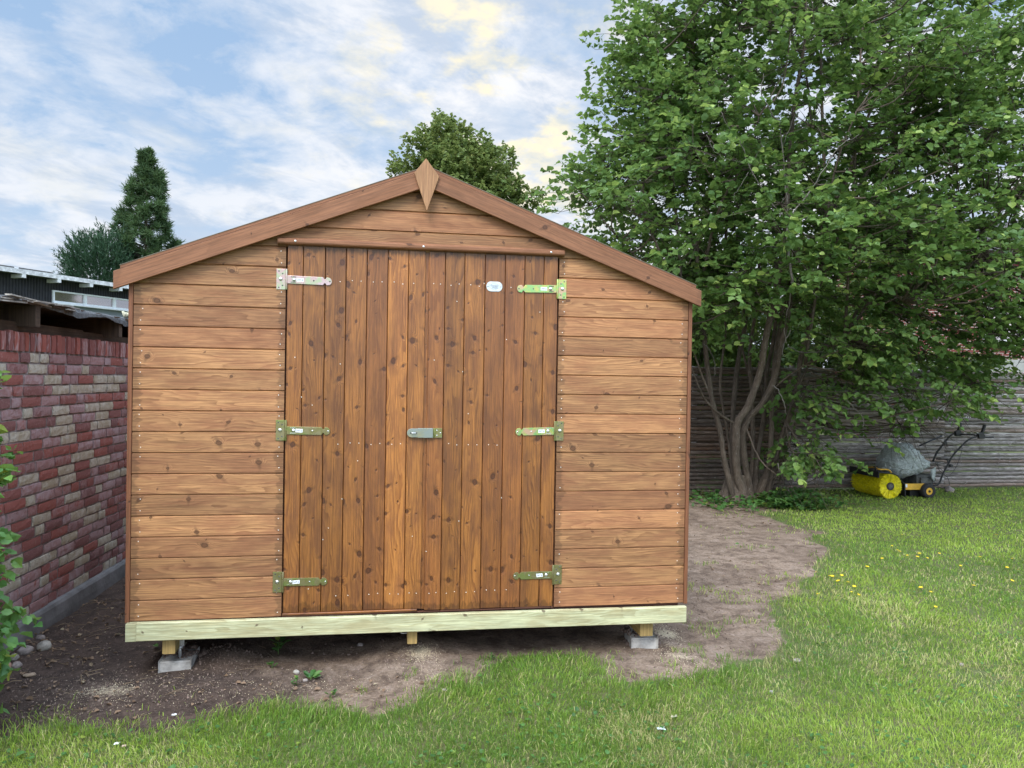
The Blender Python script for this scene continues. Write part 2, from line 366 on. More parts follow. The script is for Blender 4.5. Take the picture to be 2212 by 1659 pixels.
M_zinc_grey = zinc('zinc_hasp', (0.34, 0.38, 0.33), (0.42, 0.40, 0.27), (0.32, 0.37, 0.35), 0.4)
M_steel = plain('galvanised_steel', (0.62, 0.65, 0.68), 0.38, 0.85, 0.2, 30)
M_bolt = plain('bright_bolt_steel', (0.8, 0.82, 0.84), 0.22, 0.9, 0.1, 30)
M_nail = plain('bright_nail_heads', (0.85, 0.82, 0.76), 0.4, 0.2, 0.1, 30)
M_plate = plain('brushed_aluminium', (0.66, 0.74, 0.80), 0.45, 0.35, 0.12, 60)
M_ink = plain('dark_engraving', (0.12, 0.16, 0.2), 0.6, 0, 0.05)
M_sticker = plain('white_label_paper', (0.80, 0.84, 0.88), 0.6, 0, 0.05)
M_inkblue = plain('grey_blue_print', (0.12, 0.17, 0.28), 0.6, 0, 0.05)
M_concrete = plain('pale_concrete', (0.44, 0.43, 0.41), 0.85, 0, 0.45, 14, 0.5, 60)
M_footing = plain('grey_footing_concrete', (0.165, 0.165, 0.17), 0.9, 0, 0.5, 3.5, 0.5, 30)
M_felt = plain('mineral_felt', (0.13, 0.14, 0.15), 0.9, 0, 0.5, 60, 0.8, 160)
M_white = plain('white_painted_timber', (0.74, 0.77, 0.80), 0.55, 0, 0.15, 6)
M_fascia = plain('flaking_white_fascia', (0.72, 0.74, 0.77), 0.7, 0, 0.35, 9)
M_black = plain('black_plastic', (0.022, 0.023, 0.026), 0.45, 0, 0.3)
M_blackp = plain('black_painted_steel', (0.02, 0.02, 0.022), 0.5, 0.2, 0.3)
M_yel = plain('yellow_painted_steel', (0.72, 0.42, 0.045), 0.45, 0, 0.25, 12)
M_yelb = plain('yellow_bristles', (0.88, 0.80, 0.02), 0.5, 0, 0.25, 25)
M_grey = plain('grey_engine_metal', (0.12, 0.125, 0.12), 0.55, 0.3, 0.5, 20)
M_tyre = plain('tyre_rubber', (0.025, 0.025, 0.027), 0.85, 0, 0.3, 30, 0.4, 60)
M_stone = plain('fieldstone', (0.27, 0.235, 0.22), 0.85, 0, 0.4, 25, 0.5, 60)
M_stone2 = plain('pale_fieldstone', (0.36, 0.34, 0.30), 0.85, 0, 0.4, 25, 0.5, 60)

def brickmat():
    m, g = material('clinker_brick'); tc = g.n('ShaderNodeTexCoord').outputs['Object']
    sr = g.n('ShaderNodeSeparateColor'); g.put(sr.inputs[0], g.attr('tint').outputs['Color']); tr, tg, tb = sr.outputs
    n1 = g.noise(tc, 16, 5, 0.65, 0.6); n2 = g.noise(g.v('ADD', tc, (7, 1, 4)), 55, 4, 0.6, 1.5)
    red = g.mix(g.mr(tg, 0.2, 0.9), (0.32, 0.105, 0.088, 1), (0.215, 0.10, 0.10, 1))
    pale = g.mix(g.mr(n1, 0.35, 0.65), (0.46, 0.37, 0.40, 1), (0.34, 0.20, 0.205, 1))
    c = g.mix(g.m('MULTIPLY', g.mr(g.m('ADD', n1, g.m('MULTIPLY', g.m('SUBTRACT', tb, 0.5), 0.55)), 0.42, 0.66), 0.85), red, pale)
    c = g.mix(g.m('MULTIPLY', g.mr(n2, 0.55, 0.70), 0.35), c, (0.50, 0.42, 0.42, 1))
    cream = g.mix(g.mr(n1, 0.35, 0.62), (0.55, 0.53, 0.47, 1), (0.42, 0.37, 0.28, 1))
    cream = g.mix(g.m('MULTIPLY', g.mr(n2, 0.55, 0.68), 0.5), cream, (0.14, 0.13, 0.12, 1))
    c = g.mix(g.m('GREATER_THAN', tr, 0.77), c, cream)
    g.put(g.b.inputs['Base Color'], c); g.b.inputs['Roughness'].default_value = 0.85
    wv = g.noise(tc, 42, 3, 0.55, 2.5)
    g.put(g.b.inputs['Normal'], g.bump(g.m('ADD', wv, g.m('MULTIPLY', n2, 0.3)), 0.55, 0.006)); return m
M_brick = brickmat()
def soldiermat():
    m, g = material('soldier_brick'); tc = g.n('ShaderNodeTexCoord').outputs['Object']
    sr = g.n('ShaderNodeSeparateColor'); g.put(sr.inputs[0], g.attr('tint').outputs['Color']); tr, tg, tb = sr.outputs
    sx, sy, sz = g.sep(tc)
    n1 = g.noise(g.comb(g.m('MULTIPLY', sx, 60), g.m('MULTIPLY', sy, 60), g.m('MULTIPLY', sz, 9)), 1, 4, 0.6, 0.8)
    c = g.mix(g.mr(tr, 0.1, 0.9), (0.33, 0.098, 0.076, 1), (0.235, 0.085, 0.078, 1))
    c = g.mix(g.m('MULTIPLY', g.mr(g.m('ADD', n1, g.m('MULTIPLY', g.m('SUBTRACT', tg, 0.5), 0.3)), 0.46, 0.64), 0.85), c, (0.46, 0.33, 0.34, 1))
    g.put(g.b.inputs['Base Color'], c); g.b.inputs['Roughness'].default_value = 0.85
    g.put(g.b.inputs['Normal'], g.bump(n1, 0.8, 0.006)); return m
M_soldier = soldiermat()
M_mortar = plain('grey_mortar', (0.27, 0.24, 0.245), 0.95, 0, 0.35, 30, 0.5, 80)

def leafmat(name, c1, c2, c3, trans=0.35, rough=0.5):
    m, g = material(name)
    sr = g.n('ShaderNodeSeparateColor'); g.put(sr.inputs[0], g.attr('tint').outputs['Color']); tr, tg, tb = sr.outputs
    c = g.mix(g.mr(tr, 0.0, 1.0, 0, 1, False), c4(c1), c4(c2)); c = g.mix(g.mr(tg, 0.86, 1.0), c, c4(c3))
    g.put(g.b.inputs['Base Color'], c); g.b.inputs['Roughness'].default_value = rough; g.b.inputs['Specular IOR Level'].default_value = 0.35
    tl = g.n('ShaderNodeBsdfTranslucent'); g.put(tl.inputs['Color'], g.mix(0.45, c, c4(c3)))
    mx = g.n('ShaderNodeMixShader'); mx.inputs[0].default_value = trans
    g.nt.links.new(g.b.outputs[0], mx.inputs[1]); g.nt.links.new(tl.outputs[0], mx.inputs[2]); g.nt.links.new(mx.outputs[0], g.out.inputs[0])
    return m
M_hazel = leafmat('hazel_leaves', (0.066, 0.145, 0.038), (0.155, 0.272, 0.070), (0.32, 0.44, 0.11), 0.40)
M_lime = leafmat('lime_tree_leaves', (0.09, 0.155, 0.038), (0.20, 0.27, 0.072), (0.32, 0.33, 0.11), 0.35)
M_needle = leafmat('pine_needles', (0.035, 0.078, 0.032), (0.085, 0.155, 0.055), (0.15, 0.18, 0.06), 0.2)
M_cypress = leafmat('cypress_foliage', (0.022, 0.058, 0.03), (0.04, 0.095, 0.045), (0.09, 0.14, 0.06), 0.15)
M_hedge = leafmat('hedge_leaves', (0.04, 0.09, 0.02), (0.10, 0.17, 0.035), (0.28, 0.34, 0.07), 0.35)
M_vine = leafmat('near_shrub_leaves', (0.07, 0.20, 0.065), (0.17, 0.34, 0.09), (0.42, 0.48, 0.09), 0.35, 0.4)
M_weed = leafmat('weed_leaves', (0.035, 0.11, 0.03), (0.085, 0.20, 0.045), (0.26, 0.34, 0.06), 0.3)
M_grass = leafmat('grass_blades', (0.105, 0.225, 0.026), (0.310, 0.450, 0.062), (0.54, 0.50, 0.24), 0.30, 0.45)
def barkmat(name, a, b, sc=1.0, moss=0.0):
    m, g = material(name)
    uv = g.n('ShaderNodeUVMap', uv_map='UVMap').outputs[0]; u, v, _ = g.sep(uv)
    tr = g.n('ShaderNodeSeparateColor'); g.put(tr.inputs[0], g.attr('tint').outputs['Color'])
    n1 = g.noise(g.comb(g.m('MULTIPLY', u, 10*sc), g.m('MULTIPLY', v, 60*sc)), 1, 5, 0.65, 0.5)
    n2 = g.noise(g.comb(g.m('MULTIPLY', u, 4), g.m('MULTIPLY', v, 8), 3), 1, 4, 0.6)
    c = g.mix(g.mr(n1, 0.35, 0.65), c4(a), c4(b)); k = g.mr(n2, 0.3, 0.7, 0.7, 1.25); k = g.m('MULTIPLY', k, g.mr(tr.outputs[0], 0, 1, 0.62, 1.28, False))
    c = g.mix(1.0, c, g.comb(k, k, k), 'MULTIPLY')
    sp = g.mr(g.noise(g.comb(g.m('MULTIPLY', u, 22), g.m('MULTIPLY', v, 45), 8), 1, 3, 0.6), 0.60, 0.68)
    c = g.mix(g.m('MULTIPLY', sp, 0.4), c, (0.33, 0.32, 0.29, 1))
    if moss: c = g.mix(g.m('MULTIPLY', g.mr(tr.outputs[1], 0.5, 1.0), moss), c, (0.20, 0.10, 0.05, 1))
    g.put(g.b.inputs['Base Color'], c); g.b.inputs['Roughness'].default_value = 0.85
    g.put(g.b.inputs['Normal'], g.bump(n1, 0.8, 0.006)); return m
M_bark = barkmat('hazel_bark', (0.072, 0.053, 0.039), (0.145, 0.115, 0.088))
M_dead = barkmat('dead_grey_bark', (0.12, 0.11, 0.095), (0.22, 0.20, 0.18))
M_pole_shaded = barkmat('shaded_pole_bark', (0.085, 0.062, 0.048), (0.17, 0.135, 0.112), 0.8, 0.5)  # shade of the left fence panels put into the bark colour
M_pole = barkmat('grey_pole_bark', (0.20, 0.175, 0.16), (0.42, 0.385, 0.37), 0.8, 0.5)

# ------------------------------------------------------------------ ground
dirt_px = [(-420, 1640), (-150, 1600), (0, 1580), (60, 1572), (110, 1562), (200, 1572), (330, 1563), (450, 1548), (600, 1540), (760, 1545), (870, 1528), (930, 1500), (965, 1478), (1010, 1468),
           (1060, 1440), (1130, 1418), (1210, 1418), (1285, 1440), (1310, 1462), (1400, 1472), (1480, 1478), (1530, 1455), (1600, 1432), (1670, 1416), (1700, 1392), (1692, 1362),
           (1668, 1330), (1680, 1300), (1730, 1272), (1745, 1240), (1775, 1215), (1780, 1190), (1740, 1168), (1765, 1148), (1700, 1132), (1640, 1112), (1700, 1095), (1760, 1080), (1770, 1068)]
DP = np.array([gnd(*p)[:2] for p in dirt_px]+[(7.0, 6.6), (3.0, 7.0), (-6, 7.0), (-6, -1.6)])
def sdist(x, y):
    x = np.asarray(x, float); y = np.asarray(y, float); d2 = np.full(x.shape, 1e9); ins = np.zeros(x.shape, bool); n = len(DP)
    for i in range(n):
        a, b = DP[i], DP[(i+1) % n]; e = b-a; t = np.clip(((x-a[0])*e[0]+(y-a[1])*e[1])/(e@e), 0, 1)
        d2 = np.minimum(d2, (x-a[0]-t*e[0])**2+(y-a[1]-t*e[1])**2)
        if a[1] != b[1]:
            c = ((a[1] > y) != (b[1] > y)) & (x < (b[0]-a[0])*(y-a[1])/(b[1]-a[1])+a[0]); ins ^= c
    return np.where(ins, 1, -1)*np.sqrt(d2)
def soil(x, y):
    """>0 bare earth, <0 lawn, metres from the ragged border"""
    return sdist(x, y)+(fbm(x*3.1, y*3.1, 5, 4)-0.5)*0.34
def gz(x, y):
    x = np.asarray(x, float); y = np.asarray(y, float)
    h = (fbm(x*0.9, y*0.9, 31, 3)-0.5)*0.03+(fbm(x*6, y*6, 41, 4)-0.5)*0.016
    h = h+0.075*np.exp(-(((x-1.47)/0.30)**2+((y-0.22)/0.25)**2))+0.05*np.exp(-(((x-0.42)/0.14)**2+((y-0.25)/0.18)**2))
    h = h-0.02*np.exp(-(((x-0.9)/0.8)**2+((y+0.2)/0.3)**2))
    far = np.clip((np.hypot(x-3, y)-9)/6, 0, 1)
    return h*(1-far)
def axis_(lo, hi, st, far):
    core = np.arange(lo, hi, st); out = []; s_ = st; p = hi
    up_ = []
    while p < far: up_.append(p); s_ *= 1.35; p += s_
    dn_ = []; s_ = st; p = lo-st
    while p > -far: dn_.append(p); s_ *= 1.35; p -= s_
    return np.concatenate([dn_[::-1], core, up_, [far]])
gx = axis_(-3.0, 12.0, 0.036, 420); gy = axis_(-3.0, 6.8, 0.036, 420)
GX, GY = np.meshgrid(gx, gy); GZ = gz(GX, GY)+np.where(soil(GX, GY) > 0, (fbm(GX*22, GY*22, 77, 3)-0.5)*0.012, 0)
nxg, nyg = len(gx), len(gy); idx = np.arange(nxg*nyg).reshape(nyg, nxg)
F = np.stack([idx[:-1, :-1].ravel(), idx[:-1, 1:].ravel(), idx[1:, 1:].ravel(), idx[1:, :-1].ravel()], 1)
V = np.stack([GX.ravel(), GY.ravel(), GZ.ravel()], 1)
S = soil(V[:, 0], V[:, 1])
damp_shade = np.clip(1.25-(V[:, 0]+0.4*V[:, 1]+0.2)/1.15, 0, 1)  # earth darker to the left: damp, plus shade put into the colour
dust = np.zeros(len(V))
for (px, py, sx, sy, a) in ((908, 1425, .10, .10, 1.0), (1440, 1370, .09, .14, 1.0), (1470, 1420, .12, .16, .7), (235, 1490, .22, .12, .8), (640, 1480, .35, .10, .55), (330, 1500, .3, .15, .4)):
    c = gnd(px, py); dust = np.maximum(dust, a*np.exp(-(((V[:, 0]-c[0])/sx)**2+((V[:, 1]-c[1])/sy)**2)))
def groundmat():
    m, g = material('soil_and_turf'); tc = g.n('ShaderNodeTexCoord').outputs['Object']
    sr = g.n('ShaderNodeSeparateColor'); g.put(sr.inputs[0], g.attr('tint').outputs['Color']); ts, td, tu = sr.outputs
    n0 = g.noise(tc, 1.6, 4, 0.55); n1 = g.noise(tc, 9, 5, 0.6, 0.4); n2 = g.noise(tc, 60, 4, 0.65); n3 = g.noise(tc, 240, 2, 0.5)
    dry = g.mix(g.mr(n0, 0.36, 0.64), (0.25, 0.188, 0.142, 1), (0.175, 0.128, 0.096, 1))
    dry = g.mix(g.m('MULTIPLY', g.mr(n1, 0.46, 0.64), 0.75), dry, (0.095, 0.066, 0.050, 1))
    dry = g.mix(g.m('MULTIPLY', g.mr(n1, 0.46, 0.36), 0.7), dry, (0.265, 0.205, 0.165, 1))
    wet_shaded = g.mix(g.mr(n1, 0.35, 0.65), (0.090, 0.064, 0.052, 1), (0.052, 0.037, 0.031, 1))
    c = g.mix(g.mr(g.m('ADD', td, g.m('MULTIPLY', g.m('SUBTRACT', n0, 0.5), 0.9)), 0.2, 0.75), dry, wet_shaded)
    k = g.mr(n2, 0.3, 0.7, 0.72, 1.25); c = g.mix(1.0, c, g.comb(k, k, k), 'MULTIPLY')
    c = g.mix(g.mr(n3, 0.66, 0.72, 0.0, 0.5), c, (0.42, 0.38, 0.33, 1))
    sd_ = g.m('MULTIPLY', g.mr(g.m('ADD', tu, g.m('MULTIPLY', g.m('SUBTRACT', n2, 0.5), 1.3)), 0.50, 0.95), 0.55)
    c = g.mix(sd_, c, (0.60, 0.52, 0.37, 1))
    tf = g.mix(g.mr(n1, 0.35, 0.65), (0.070, 0.115, 0.028, 1), (0.12, 0.12, 0.055, 1))
    tf = g.mix(g.mr(n2, 0.55, 0.7), tf, (0.06, 0.05, 0.03, 1))
    lawnmask = g.mr(g.m('ADD', ts, g.m('MULTIPLY', g.m('SUBTRACT', n2, 0.5), 0.25)), 0.46, 0.54)
    c = g.mix(lawnmask, tf, c)
    g.put(g.b.inputs['Base Color'], c); g.b.inputs['Roughness'].default_value = 0.95; g.b.inputs['Specular IOR Level'].default_value = 0.2
    h = g.m('ADD', g.m('MULTIPLY', n1, 1.0), g.m('ADD', g.m('MULTIPLY', n2, 0.5), g.m('MULTIPLY', n3, 0.15)))
    g.put(g.b.inputs['Normal'], g.bump(h, 0.8, 0.02)); return m
M_ground = groundmat()
tint = np.stack([np.clip(0.5+S*2.2, 0, 1), damp_shade, dust], 1)
ground = build_np('ground', V, F, M_ground, tint, smooth=True); tag(ground, kind='structure')

# ------------------------------------------------------------------ leaf and blade generators
def norm_(a): return a/(np.linalg.norm(a, axis=1, keepdims=True)+1e-9)
LT = np.array([(0, 0, 0), (.28, .36, .10), (.70, .34, .13), (1.0, 0, -.08), (.70, -.34, .13), (.28, -.36, .10), (.5, 0, -.03)])
LF = np.array([(0, 6, 1), (1, 6, 2), (2, 6, 3), (3, 6, 4), (4, 6, 5), (5, 6, 0)])
def leaves_geo(P, D_, Nn, size, cup=1.0, width=1.0):
    D_ = norm_(D_); S_ = norm_(np.cross(Nn, D_)); Nn = np.cross(D_, S_); n = len(P)
    cup = np.broadcast_to(cup, (n,)); T = LT
    V = (P[:, None]+size[:, None, None]*(T[None, :, 0:1]*D_[:, None]+T[None, :, 1:2]*width*S_[:, None]+(T[None, :, 2:3]*cup[:, None, None])*Nn[:, None]))
    F = (LF[None]+7*np.arange(n)[:, None, None]).reshape(-1, 3)
    return V.reshape(-1, 3), F
def make_leaves(name, mat, P, D_, Nn, size, cup=1.0, width=1.0, parent=None, tint=None):
    V, F = leaves_geo(P, D_, Nn, size, cup, width)
    if tint is None: tint = rng.random((len(P), 3))
    return build_np(name, V, F, mat, np.repeat(tint, 7, 0), parent, smooth=False)
def rand_dir(n):
    v = rng.normal(size=(n, 3)); return norm_(v)
def twigs_np(name, mat, A, B, r0, r1, parent=None):
    """thin 3-sided twigs from A to B"""
    d = norm_(B-A); ref = np.where(np.abs(d[:, 2:3]) < 0.9, np.array([[0, 0, 1.0]]), np.array([[1.0, 0, 0]]))
    nx = norm_(np.cross(d, ref)); ny = np.cross(d, nx); V = []
    for P, r in ((A, r0), (B, r1)):
        for k in range(3):
            a = 2*math.pi*k/3; V.append(P+(nx*math.cos(a)+ny*math.sin(a))*r)
    V = np.stack(V, 1).reshape(-1, 3)
    f = np.array([(0, 1, 4), (0, 4, 3), (1, 2, 5), (1, 5, 4), (2, 0, 3), (2, 3, 5)])
    F = (f[None]+6*np.arange(len(A))[:, None, None]).reshape(-1, 3)
    return V, F
def sprays(centers, dirs, per, length, droop, lsize, jitter=0.25, upness=0.75, sizevar=0.3):
    """each spray: a twig from centre along dir carrying alternate leaves"""
    n = len(centers); t = np.linspace(0.15, 1.0, per)[None, :, None]
    side = norm_(np.cross(dirs, np.array([[0, 0, 1.0]])+rand_dir(n)*0.2))
    L = (length*(0.7+0.6*rng.random(n)))[:, None, None]
    P = centers[:, None]+dirs[:, None]*t*L-np.array([0, 0, 1.0])*(t**2)*L*droop
    sgn = np.where(np.arange(per) % 2 == 0, 1, -1)[None, :, None]
    D_ = dirs[:, None]*0.55+side[:, None]*sgn*0.85+rng.normal(size=(n, per, 3))*jitter; D_[..., 2] -= 0.25
    N = np.array([0, 0, 1.0])*upness+rng.normal(size=(n, per, 3))*0.42
    P = P.reshape(-1, 3)+rng.normal(size=(n*per, 3))*0.012
    size = lsize*(1-sizevar+2*sizevar*rng.random(n*per))
    tips = centers+dirs*L[:, 0]-np.array([0, 0, 1.0])*L[:, 0]*droop
    return P, D_.reshape(-1, 3), N.reshape(-1, 3), size, tips

# ------------------------------------------------------------------ lawn
def lawn():
    # blade density falls with distance from where one stands, blades get wider instead
    N = 640000
    az = rng.uniform(R(-42), R(62), N); u = rng.random(N); r = 2.35*(16.0/2.35)**u
    x = CAM[0]+r*np.sin(az); y = CAM[1]+r*np.cos(az)
    keep = (y < 6.25) & (x > -3.2)
    x, y, r = x[keep], y[keep], r[keep]
    s_ = soil(x, y); pn = fbm(x*2.2, y*2.2, 61, 4); rnd = rng.random(len(x))
    s_ = s_+(fbm(x*14, y*14, 8, 3)-.5)*.22; dens = np.clip((-s_)/0.12+.12, 0, 1)*(0.78+0.5*pn); dens = np.where(s_ > .0, .42*np.exp(-np.maximum(s_, 0)/.055), dens)
    worn = np.clip(1-(-s_)/(.18+.55*fbm(x*1.3, y*1.3, 19, 2)), 0, 1)*(x > 3.3)*(y < 4.6); dens = dens*(1-.62*worn)
    # thin tufts that survive on the trodden earth right of the shed
    tuft = (fbm(x*4.2, y*4.2, 91, 3) > 0.615) & (x > 3.2) & (x < 8.4) & (y > 0.2)
    dens = np.where((s_ > -0.02) & tuft, 0.5*rng.random(len(x)), dens)
    tuft2 = (fbm(x*6.2, y*6.2, 92, 3) > 0.69) & (y < 0.1) & (s_ > 0) & (x > .6)
    dens = np.where(tuft2, 0.45, dens)
    patch = fbm(x*1.1, y*1.1, 14, 3)
    dens *= np.where((patch > 0.62) & (x > 4.4), 0.55, 1.0)
    inside = (x > -0.05) & (x < 3.1) & (y > 0.05) & (y < 2.5)
    k = (rnd < dens) & ~inside
    x, y, r, s_, worn = x[k], y[k], r[k], s_[k], worn[k]; n = len(x)
    z = gz(x, y); big = fbm(x*3.0, y*3.0, 23, 3); edge = np.exp(-((s_+0.06)/0.09)**2)
    h = (0.014+0.024*rng.random(n)**1.5+0.030*np.clip(big-0.5, 0, 1)*2)*(1+0.9*edge)*np.where(y > 3, 0.85, 1.0)
    wd = 0.0011*(r/2.6)**0.95*(0.7+0.6*rng.random(n))
    th = rng.uniform(0, 2*math.pi, n); comb = fbm(x*1.7, y*1.7, 55, 2)*16
    lx = np.cos(th)*0.8+np.cos(comb)*0.3; ly = np.sin(th)*0.8+np.sin(comb)*0.3
    lean = (0.35+0.75*rng.random(n))
    bx, by = lx*h*lean, ly*h*lean
    a2 = rng.uniform(0, math.pi, n); wx, wy = np.cos(a2)*wd, np.sin(a2)*wd
    P0 = np.stack([x, y, z], 1); W_ = np.stack([wx, wy, 0*wx], 1)
    mid = P0+np.stack([bx*0.35, by*0.35, h*0.6], 1); tip = P0+np.stack([bx, by, h*(1.05-0.3*lean)], 1)
    V = np.stack([P0-W_, P0+W_, mid-W_*0.8, mid+W_*0.8, tip], 1).reshape(-1, 3)
    f = np.array([(0, 1, 3), (0, 3, 2), (2, 3, 4)]); F = (f[None]+5*np.arange(n)[:, None, None]).reshape(-1, 3)
    hue = fbm(x*0.8, y*0.8, 71, 4); dryp = fbm(x*1.9, y*1.9, 72, 4)
    tr = np.clip((hue-0.5)*2.4+0.45+rng.normal(size=n)*0.34, 0, 1)
    pdry = np.where(y < 2.2, 0.09, 0.03)+np.clip(dryp-0.56, 0, 1)*1.6*(y < 3.2)
    tg = np.where(rng.random(n) < pdry, 0.93+0.07*rng.random(n), rng.random(n)*0.86)
    tr = np.where(edge > 0.55, tr*0.45, tr); tg = np.where((rng.random(n) < .32*worn), .90+.1*rng.random(n), tg)
    t3 = np.stack([tr, tg, rng.random(n)], 1)
    o = build_np('lawn_grass', V, F, M_grass, np.repeat(t3, 5, 0)); tag(o, 'short green lawn grass round the shed and up to the fence', 'grass', kind='stuff')
lawn()
def clover():
    N = 9000
    az = rng.uniform(R(-40), R(55), N); r = 2.4*(9/2.4)**rng.random(N); x = CAM[0]+r*np.sin(az); y = CAM[1]+r*np.cos(az)
    k = (soil(x, y) < -0.03) & (fbm(x*2.5, y*2.5, 88, 3) > 0.50) & (y < 4); x, y = x[k], y[k]; n = len(x)
    P = np.stack([x, y, gz(x, y)+0.012+0.018*rng.random(n)], 1); d = rand_dir(n); d[:, 2] *= 0.25
    N_ = np.array([[0, 0, 1.0]])+rand_dir(n)*0.35; o = make_leaves('lawn_clover', M_weed, P, d, N_, 0.012+0.014*rng.random(n), 0.6, 1.2)
    tag(o, 'low clover and broad leaves in the lawn grass', 'clover', kind='stuff')
clover()

# ------------------------------------------------------------------ the shed
shed = empty('garden_shed', (1.52, 0.0, 0.29))
tag(shed, 'new brown wooden garden shed with double doors and low gable roof', 'shed')
DEPTH = 2.42; XL, XR = 0.0, 3.05
EPl, EPr = at(245, 585, -.045), at(1515, 628, -.045)      # eave ends of the barge boards (top edge)
APX = 1.512; APZ = 2.727
sl_l = (APZ-EPl[2])/(APX-EPl[0]); sl_r = (APZ-EPr[2])/(EPr[0]-APX)
def roofz(x): return APZ-(sl_l*(APX-x) if x < APX else sl_r*(x-APX))-0.03
def xlim(z, side):   # where the roof line cuts height z
    if side < 0: return max(XL+0.006, APX-(APZ-0.035-z)/sl_l)
    return min(XR-0.006, APX+(APZ-0.035-z)/sl_r)
Z0 = 0.2944; PB = 0.1105
DL, DR = 0.770, 2.266
def board(mb, k, xa, xb):
    z0, z1 = Z0+k*PB, Z0+(k+1)*PB
    prof = [(z0+0.0012, 0.004), (z0+0.0035, 0.0), (z1-0.0075, 0.0), (z1-0.0045, 0.0045), (z1-0.0022, 0.0075), (z1, 0.0085), (z1, 0.016), (z0, 0.016), (z0, 0.006)]
    mb.prism(prof, (lambda a: xa if xa is not None else xlim(a, -1)), (lambda a: xb if xb is not None else xlim(a, 1)), lambda a, b, g_: (g_, b, a))
nl = 22
for side in (0, 1):
    mb = MB()
    for k in range(18):
        z1 = Z0+(k+1)*PB
        if side == 0:
            if xlim(Z0+k*PB, -1) > DL-0.05 or xlim(z1, -1) > DL-0.02: continue
            board(mb, k, None, DL-0.003)
        else:
            if xlim(Z0+k*PB, 1) < DR+0.05 or xlim(z1, 1) < DR+0.02: continue
            board(mb, k, DR+0.003, None)
    mb.build('side_cladding_panel', M_clad, shed)
mb = MB()
for k in range(18, 22):
    z0, z1 = Z0+k*PB, Z0+(k+1)*PB
    if k == 18: z0 = Z0+18*PB
    if APZ-0.04-z0 < 0.03: continue
    z1c = min(z1, APZ-0.045)
    prof = [(z0+0.0012, 0.004), (z0+0.0035, 0.0), (z1c-0.0075, 0.0), (z1c-0.0045, 0.0045), (z1c, 0.0085), (z1c, 0.016), (z0, 0.016)]
    mb.prism(prof, lambda a: min(APX-0.005, xlim(a, -1)), lambda a: max(APX+0.005, xlim(a, 1)), lambda a, b, g_: (g_, b, a))
mb.build('gable_cladding', M_clad, shed)
# body behind the cladding: side walls, back wall, dark lining behind the door gaps
for SW in (((XL, 0.0, 0.014),), ((XR, 0.0, -0.014),)):
  mb = MB()
  for k in range(16):
    z0, z1 = Z0+k*PB, Z0+(k+1)*PB
    for xs, b0, b1 in SW:
        prof = [(z0+0.001, b0+(0.004 if b1 > 0 else -0.004)), (z0+0.004, b0), (z1-0.006, b0), (z1-0.002, b0+(0.006 if b1 > 0 else -0.006)), (z1-0.002, b1), (z0, b1)]
        mb.prism(prof, 0.02, DEPTH, lambda a, b, g_, xs=xs: (xs+b, g_, a))
  mb.build('side_wall', M_clad, shed)
mb = MB()
for k in range(22):
    z0, z1 = Z0+k*PB, min(Z0+(k+1)*PB, APZ-0.05)
    if z1-z0 < 0.02: continue
    mb.prism([(z0, DEPTH+0.012), (z1-0.004, DEPTH+0.012), (z1, DEPTH), (z0, DEPTH)], lambda a: min(APX-0.01, xlim(a, -1)), lambda a: max(APX+0.01, xlim(a, 1)), lambda a, b, g_: (g_, b, a))
mb.build('back_wall', M_clad, shed)
mb = MB(); mb.box(XL+0.02, XR-0.02, 0.03, 0.045, Z0, 2.08); mb.box(XL+0.03, XR-0.03, 0.02, DEPTH-0.01, Z0-0.03, Z0-0.002); mb.build('inner_lining_and_floor', M_dark, shed)
# corner strips
for x0, x1, z1 in ((-0.018, 0.004, roofz(0.0)-0.02), (XR-0.004, XR+0.018, roofz(3.05)-0.02)):
    mb = MB(); mb.box(x0, x1, -0.006, 0.03, 0.292, z1, 'z', ch=0.002); mb.build('corner_strip', M_trimred, shed)
# doors
def door(name, xs, zb, zt, outer):
    mb = MB()
    for i in range(len(xs)-1):
        a0, a1 = xs[i], xs[i+1]
        prof = [(a0+0.0004, 0.006), (a0+0.0030, -0.002), (a1-0.0030, -0.002), (a1-0.0004, 0.006), (a1-0.0004, 0.018), (a0+0.0004, 0.018)]
        mb.prism(prof, zb+random.uniform(-.0015, .0015), zt, lambda a, b, g_: (a, b, g_))
    return mb.build(name, M_door, shed)
YB = 784
lx = [0.7745]+[at(p, YB)[0] for p in (652.5, 700, 745, 790.4, 835.5, 880, 916.9)]
rx = [at(p, YB)[0] for p in (923.5, 959, 1001, 1045, 1088.5, 1130.7, 1172)]+[2.2605]
rx[0] = max(rx[0], lx[-1]+0.014)
doorL = door('door', lx, 0.316, 2.30, 0); doorR = door('door', rx, 0.3045, 2.30, 1)
mb = MB(); mb.box(lx[-1]-0.01, rx[0]+0.01, 0.008, 0.028, 0.31, 2.30, 'z', c=(0.35, 0.7, 0.5)); mb.build('door_cover_strip', M_door, shed)
mb = MB(); mb.box(DL+0.004, 1.49, -0.012, 0.016, 0.3035, 0.3135, ch=0.002); mb.build('door_sill_batten', M_door, shed)
mb = MB()
x = DL+0.002
while x < DR-0.01:
    x2 = min(x+random.uniform(0.14, 0.34), DR-0.002); mb.box(x, x2-0.003, -0.004, 0.03, 0.2945, 0.3025-random.uniform(0, .003)); x = x2
mb.build('threshold_boards', M_dark, shed)
